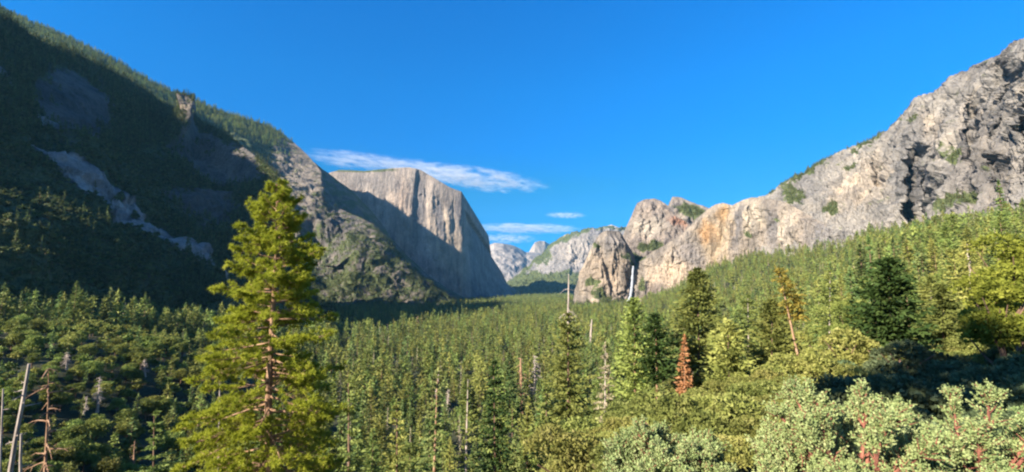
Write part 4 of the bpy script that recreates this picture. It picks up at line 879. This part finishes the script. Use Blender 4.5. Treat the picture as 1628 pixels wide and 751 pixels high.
# broadleaf trees of the near right hillside
def broadleaf(px, pyt, Y, Rm, label, mat, seed, lumps=26, leaves=9000, size=0.3, name='oak_tree', cat='oak', low=-0.5):
    g = np.random.default_rng(seed); r = root(name, px, Y, label, cat); H, _ = top_h(r, px, pyt, Y)
    c = MB(); clump_crown(c, g, (0, 0, H * 0.56), (Rm, Rm, H * 0.46), lumps, leaves, size, lump_r=0.33, low=low)
    t = MB(); t.tube(trunk_pts(H * 0.7, 0.1, g, 6), np.linspace(0.28, 0.09, 6), 7, 0)
    for q in range(10):
        a = g.random() * 6.28; z = H * (0.15 + 0.4 * g.random()); e = np.array([math.cos(a) * Rm * 0.7, math.sin(a) * Rm * 0.7, 0])
        t.tube(np.array([[0, 0, z], e * 0.5 + [0, 0, z + H * 0.12], e + [0, 0, z + H * 0.3]]), [0.12, 0.08, 0.03], 4, 0)
    add('trunk', t.mesh(name + '_trunk', [BK]), r); add('crown', c.mesh(name + '_crown', [mat]), r); return r
broadleaf(1628, 342, 42, 4.0, 'bright yellow-green oak standing highest above the dark brush', M['yellowoak'], 51, 34, 14000, 0.28)
broadleaf(1600, 440, 36, 2.8, 'lower yellow-green oak in front of the brightest oak', M['yellowoak'], 52, 22, 8000, 0.26)
broadleaf(1358, 470, 64, 3.8, 'lone big oak standing just left of the large dark pine', M['oak'], 53, 26, 9000, 0.32)
broadleaf(1345, 520, 48, 4.2, 'shaded olive oak below the rounded dark one', M['brush'], 54)
conifer_at('pine_tree', 1228, 1226, 478, 84, 'bushy olive pine under the leaning rust-crowned pine', 46, 0.08, (30, 8, 14, 1.1), M['pine'], BK, 'pine tree', 55, shape=0.5, ragged=0.5, tip_up=0.3, droop=0.1)
conifer_at('pine_tree', 1160, 1158, 512, 78, 'low spreading olive pine in front of the layered fir', 46, 0.05, (26, 8, 14, 1.1), M['pine'], BK, 'pine tree', 56, shape=0.5, ragged=0.5, tip_up=0.3, droop=0.1)
broadleaf(1300, 560, 40, 3.6, 'yellow-green oak at the edge of the shadow', M['brush'], 57, 24, 9000, 0.26)
conifer_at('pine_tree', 1500, 1498, 452, 70, 'ragged green pine between the dark pine and the slender pine', 40, 0.08, (30, 8, 13, 1.0), M['pine'], OB, 'pine tree', 58, shape=0.5, ragged=0.55, droop=0.15)
broadleaf(1440, 540, 40, 3.6, 'oak sunk in shade under the large dark pine', M['darkbrush'], 59, 24, 8000, 0.26)
broadleaf(1000, 640, 62, 3.4, 'olive bush-like oak at the foot of the twin pines', M['brush'], 60, 20, 7000, 0.26)
broadleaf(930, 655, 50, 3.6, 'tawny olive oak below the cedar', M['brush'], 61, 22, 8000, 0.26)

# brush covering the slope right below the overlook: countable shrubs
g = np.random.default_rng(77); spots = []
cand = []
for k in range(9000):
    R = math.sqrt(g.random() * (115 ** 2 - 9 ** 2) + 9 ** 2); th = math.atan((820 + g.random() * 980 - CX) / F); x, y = R * math.sin(th), R * math.cos(th)
    p_ = CX + F * x / y
    if p_ < 870 + max(0, (60 - R)) * 0.4: continue
    if R < 18: continue
    cand.append((R, x, y, p_))
cand.sort()
for R, x, y, p_ in cand:
    dmin = 1.9 + R * 0.030
    if all((x - a) ** 2 + (y - b) ** 2 > dmin ** 2 for a, b, *_ in spots[-140:]): spots.append((x, y, R, p_))
print('shrubs', len(spots))
spots = spots[:300]
SMARKS = [(880, 'below the cedar with the dead spire'), (960, 'left of the low rounded manzanita'), (1010, 'below the slim twin pines'), (1060, 'behind the low rounded manzanita'), (1110, 'below the orange dead fir'),
          (1170, 'below the low spreading olive pine'), (1235, 'under the leaning rust-crowned pine'), (1300, 'at the left end of the shaded thicket'), (1370, 'in the thicket behind the largest manzanita'), (1430, 'in the thicket under the large dark pine'),
          (1500, 'in the thicket between the two big manzanitas'), (1565, 'in the thicket behind the second manzanita'), (1640, 'in the thicket below the bright yellow-green oak')]
for x, y, R, p_ in spots:
    z = float(ground_z(np.array([x]), np.array([y]))[0]); dark = p_ > 1270 and R < 55
    k = 'brush_c' if dark else ('brush_a' if g.random() < 0.5 else 'brush_b'); s = (0.7 + 0.5 * g.random()) * (0.62 if R < 20 else 0.72 + R / 220)
    side = min(SMARKS, key=lambda m: abs(m[0] - p_))[1]; band = 'nearest ' if R < 18 else ('mid-slope ' if R < 38 else 'upper ')
    kind_ = 'dark grey-green shrub' if dark else ('tawny olive shrub' if p_ < 1080 else 'yellow-olive shrub')
    lab = band + kind_ + ' ' + side; grp = band + kind_ + 's ' + side
    tree_obj(k, 'shrub', (x, y, z - 0.3), s, g.random() * 6.28, lab, 'shrub', grp)

# manzanita bushes at the overlook edge
def manzanita(px, pyt, Y, Rm, label, seed, ends=420, whorl=24):
    g = np.random.default_rng(seed); r = root('manzanita_bush', px, Y, label, 'bush', None, 0.1); H, _ = top_h(r, px, pyt, Y)
    st = MB(); C_, D_ = [], []; n_main = 44; per = ends // n_main
    for q in range(n_main):
        a = 6.283 * (q + g.random() * 0.8) / n_main; tilt = 0.15 + 0.95 * math.sqrt(g.random())
        u = np.array([math.cos(a) * math.sin(tilt), math.sin(a) * math.sin(tilt), math.cos(tilt)])
        ext = 1.0 / math.sqrt((u[0] ** 2 + u[1] ** 2) / Rm ** 2 + u[2] ** 2 / (H * 0.97) ** 2) * (0.88 + 0.12 * g.random())
        k = np.linspace(0, 1, 7); wv = np.cumsum(g.normal(size=(7, 3)) * 0.025, 0); wv[0] = 0
        path = np.outer(ext * k, u) + wv * Rm * 0.7 + np.outer(0.12 * np.sin(k * 3.1) * ext, [0, 0, 1])
        st.tube(path, np.linspace(0.032, 0.010, 7), 6, 0)
        for j in range(per):
            tt = 0.40 + 0.60 * g.random() ** 0.55; p0 = np.array([np.interp(tt, k, path[:, c]) for c in range(3)])
            v = unit(u * 0.8 + unit(g.normal(size=3)) * 0.95 + np.array([0, 0, 0.35])); L = (0.36 * (1.2 - tt) + 0.08) * Rm * (0.6 + 0.6 * g.random())
            e = p0 + v * L; e = e * min(1.0, 1.10 * math.sqrt(1 / max(1e-6, (e[0] ** 2 + e[1] ** 2) / (Rm * 1.03) ** 2 + (max(e[2], 0.01)) ** 2 / (H * 1.02) ** 2)))
            st.tube(np.stack([p0, (p0 + e) / 2 + g.normal(size=3) * 0.015, e]), [0.009, 0.006, 0.0035], 4, 0)
            C_.append(e); D_.append(v); C_.append(p0 + (e - p0) * 0.72); D_.append(v)
    C_ = np.array(C_); D_ = np.array(D_); C_, D_ = C_[C_[:, 2] > 0.12 * H], D_[C_[:, 2] > 0.12 * H]
    P = np.repeat(C_, whorl, 0); Dm = np.repeat(D_, whorl, 0)
    s_ = g.random((len(P), 1)); D = unit(Dm * (0.25 + 0.5 * s_) + unit(g.normal(size=P.shape)) * 0.85 + [0, 0, 0.25]); P = P - Dm * (1 - s_) * 0.11 + g.normal(size=P.shape) * 0.018
    L = 0.025 + 0.015 * g.random((len(P), 1)); W_ = L * 0.66
    side = unit(np.cross(D, unit(g.normal(size=P.shape)))); nrm = np.cross(side, D)
    b = P; m1_ = P + D * L * 0.5 + side * W_ * 0.5 + nrm * L * 0.06; m2_ = P + D * L * 0.5 - side * W_ * 0.5 + nrm * L * 0.06; e = P + D * L
    lf = MB(); lf.tris(np.concatenate([np.stack([b, m1_, e], 1), np.stack([b, e, m2_], 1)]), 0)
    add('stem', st.mesh('manzanita_stems', [M['redbark']]), r)['kind'] = 'stuff'
    add('foliage', lf.mesh('manzanita_leaves', [M['manzanita']]), r)
manzanita(1362, 564, 5.6, 1.12, 'largest pale green manzanita bush with red-brown stems', 201, 1500, 30)
manzanita(1558, 572, 6.2, 1.10, 'pale green manzanita bush right of the largest one, orange stem showing', 202, 1400, 30)
manzanita(1690, 586, 5.8, 0.90, 'manzanita bush cut off by the picture edge', 203, 700, 30)
manzanita(1064, 664, 6.6, 1.06, 'low rounded pale manzanita bush standing apart from the others', 204, 1300, 30)
manzanita(1236, 738, 5.2, 0.30, 'small manzanita sprig between the low rounded bush and the largest one', 205, 80, 20)

# tall pines beside the overlook, behind the viewer: their crowns shade the thicket
for k, (x, y, h) in enumerate([(-16.5, -6, 35), (-13, -14.5, 33), (-19, -10, 34)]):
    g = np.random.default_rng(300 + k); z = float(ground_z(np.array([float(x)]), np.array([float(y)]))[0])
    r = bpy.data.objects.new('pine_tree', None); C.objects.link(r); r.location = (x, y, z - 0.3)
    tag(r, 'tall high-crowned pine behind the overlook', 'pine tree', 'tall pines behind the overlook')
    c = MB(); conifer_crown(c, g, h, 6.5, 20, 20, 8, 14, 1.4, shape=0.35, ragged=0.3, droop=0.1)
    t = MB(); t.tube(trunk_pts(h * 0.97, 0.05, g, 6), np.linspace(0.42, 0.06, 6), 8, 0)
    add('trunk', t.mesh('overlook_pine_trunk', [OB]), r); add('crown', c.mesh('overlook_pine_crown', [M['pine']]), r)

# ------------------------------------------------------------------ waterfall
k = NB('white_water'); n = k.noise(k.pos((0.3, 0.3, 0.02)), 1.0, 5, 0.6)
k.color(k.ramp(n, [(0.3, (0.22, 0.24, 0.27)), (0.6, (0.38, 0.40, 0.44))])); M['water'] = k.m
Lw = LOFTS[9]; wv_ = []
wp = [(1007, 423, 2.2), (1006, 432, 2.8), (1005.5, 442, 2.7), (1005, 452, 3.0), (1004, 462, 3.5), (1002.5, 471, 3.8), (1000, 477, 3.6), (995, 482, 3.2), (989, 486, 3.0), (985, 489, 2.4)]
for (a, b, w) in wp:
    m = (np.abs(Lw['px'] - a) < 5) & (np.abs(Lw['py'] - b) < 5); Yc = float(Lw['V'][..., 1][m].min()) if m.any() else 2780
    wv_.append((a, b, w, Yc))
Ys = np.full(len(wv_), min(q[3] for q in wv_))
tt = np.linspace(0, len(wp) - 1, 60); ix = np.arange(len(wp))
A_ = np.interp(tt, ix, [q[0] for q in wv_]); B_ = np.interp(tt, ix, [q[1] for q in wv_]); W_ = np.interp(tt, ix, [q[2] for q in wv_]); Y_ = np.interp(tt, ix, Ys) - 12
g = np.random.default_rng(9); cen = pt(A_, B_, Y_); wid = 0.6 * W_ / F * Y_ * (1 + 0.12 * g.normal(size=60))
ang = np.linspace(0, 2 * math.pi, 14, endpoint=False)
ringv = cen[:, None] + np.stack([np.cos(ang)[None] * wid[:, None], np.sin(ang)[None] * wid[:, None] * 0.5, 0 * ang[None] + 0 * wid[:, None]], -1) * (1 + 0.12 * g.normal(size=(60, 14, 1)))
i = np.arange(59)[:, None] * 14 + np.arange(14)[None]; j = np.arange(59)[:, None] * 14 + (np.arange(14)[None] + 1) % 14
me = mesh_np('waterfall', ringv.reshape(-1, 3), np.stack([i, j, j + 14, i + 14], -1).reshape(-1, 4), [M['water']], smooth_shade=True)
tag(add('waterfall', me), 'thin white waterfall dropping from the cliff alcove', None, kind='structure')

# ------------------------------------------------------------------ clouds: thin ice cloud as real volume, far beyond the valley
def cloud(px0, py0, px1, py1, th, Y, dens, label, seed, sharp=0.5):
    a, b = pt(px0, py0, Y), pt(px1, py1, Y); c = (a + b) / 2; L = np.linalg.norm(b - a) / 2; ht = th / F * Y / 2
    me = bpy.data.meshes.new('cloud'); import bmesh
    bm = bmesh.new(); bmesh.ops.create_icosphere(bm, subdivisions=4, radius=1.0); bm.to_mesh(me); bm.free()
    k = bpy.data.materials.new('thin_cloud'); k.use_nodes = True; t = k.node_tree; t.nodes.clear()
    out = t.nodes.new('ShaderNodeOutputMaterial'); vol = t.nodes.new('ShaderNodeVolumePrincipled'); t.links.new(vol.outputs[0], out.inputs['Volume'])
    vol.inputs['Color'].default_value = (1, 1, 1, 1); vol.inputs['Anisotropy'].default_value = 0.0
    tc = t.nodes.new('ShaderNodeTexCoord'); mp = t.nodes.new('ShaderNodeMapping'); t.links.new(tc.outputs['Object'], mp.inputs[0])
    mp.inputs['Scale'].default_value = (4.2, 0.25, 2.4); mp.inputs['Location'].default_value = (seed, seed * 2.1, 0); mp.inputs['Rotation'].default_value = (0, 0.35, 0)
    no = t.nodes.new('ShaderNodeTexNoise'); no.inputs['Scale'].default_value = 1.4; no.inputs['Detail'].default_value = 8; no.inputs['Roughness'].default_value = 0.7; t.links.new(mp.outputs[0], no.inputs['Vector'])
    ln = t.nodes.new('ShaderNodeVectorMath'); ln.operation = 'LENGTH'; sb = t.nodes.new('ShaderNodeVectorMath'); sb.operation = 'SUBTRACT'; sb.inputs[1].default_value = (0.5, 0.5, 0.5)
    n0 = t.nodes.new('ShaderNodeTexNoise'); n0.inputs['Scale'].default_value = 1.1; n0.inputs['Detail'].default_value = 7; n0.inputs['Roughness'].default_value = 0.65; t.links.new(mp.outputs[0], n0.inputs['Vector']); t.links.new(n0.outputs['Color'], sb.inputs[0])
    ml_ = t.nodes.new('ShaderNodeVectorMath'); ml_.operation = 'MULTIPLY_ADD'; t.links.new(sb.outputs[0], ml_.inputs[0]); ml_.inputs[1].default_value = (0.5, 0.2, 1.7); t.links.new(tc.outputs['Object'], ml_.inputs[2])
    t.links.new(ml_.outputs[0], ln.inputs[0])
    f = t.nodes.new('ShaderNodeMapRange'); t.links.new(ln.outputs['Value'], f.inputs[0]); f.inputs[1].default_value = 1.0; f.inputs[2].default_value = 0.35; f.interpolation_type = 'SMOOTHSTEP'
    n2 = t.nodes.new('ShaderNodeMapRange'); t.links.new(no.outputs['Fac'], n2.inputs[0]); n2.inputs[1].default_value = sharp - 0.10; n2.inputs[2].default_value = sharp + 0.16
    m = t.nodes.new('ShaderNodeMath'); m.operation = 'MULTIPLY'; t.links.new(f.outputs[0], m.inputs[0]); t.links.new(n2.outputs[0], m.inputs[1])
    m2 = t.nodes.new('ShaderNodeMath'); m2.operation = 'MULTIPLY'; t.links.new(m.outputs[0], m2.inputs[0]); m2.inputs[1].default_value = dens; t.links.new(m2.outputs[0], vol.inputs['Density'])
    me.materials.append(k); o = add('cloud', me, None, tuple(c), (0, -math.atan2(b[2] - a[2], b[0] - a[0]), 0), (L, 500, ht))
    tag(o, label, None, kind='stuff')
CY_ = 30000
cloud(455, 241, 790, 284, 36, CY_, 0.00144, 'thin faint end of the long slanting cloud streak behind the monolith', 1.0, 0.46)
cloud(610, 266, 885, 300, 43, CY_ + 2500, 0.002304, 'brighter ragged end of the long slanting cloud streak', 2.3, 0.47)
cloud(735, 362, 940, 365, 20, CY_, 0.002016, 'flat bright cloud band low over the valley head', 4.0, 0.42)
cloud(752, 380, 860, 379, 19, CY_, 0.00144, 'faint feathery cloud patch below the flat band', 7.0, 0.46)
cloud(862, 342, 936, 343, 12, CY_, 0.00144, 'tiny wisp of cloud over the valley', 9.0, 0.46)

# ------------------------------------------------------------------ air
HAZE = 1.1e-5
k = bpy.data.materials.new('haze'); k.use_nodes = True; t = k.node_tree; t.nodes.clear()
out = t.nodes.new('ShaderNodeOutputMaterial'); vol = t.nodes.new('ShaderNodeVolumePrincipled'); t.links.new(vol.outputs[0], out.inputs['Volume'])
vol.inputs['Color'].default_value = (0.22, 0.62, 1.0, 1); vol.inputs['Density'].default_value = HAZE; vol.inputs['Anisotropy'].default_value = 0.0
hx = 19800.0; z0, z1 = -1100.0, 3300.0
V_ = np.array([[x, y, z] for x in (-hx, hx) for y in (-hx, hx) for z in (z0, z1)])
me = mesh_np('haze', V_, np.array([[0, 1, 3, 2], [4, 6, 7, 5], [0, 4, 5, 1], [2, 3, 7, 6], [0, 2, 6, 4], [1, 5, 7, 3]]), [k])
if HAZE > 0: tag(add('haze', me), 'thin blue air haze filling the valley', None, kind='stuff')
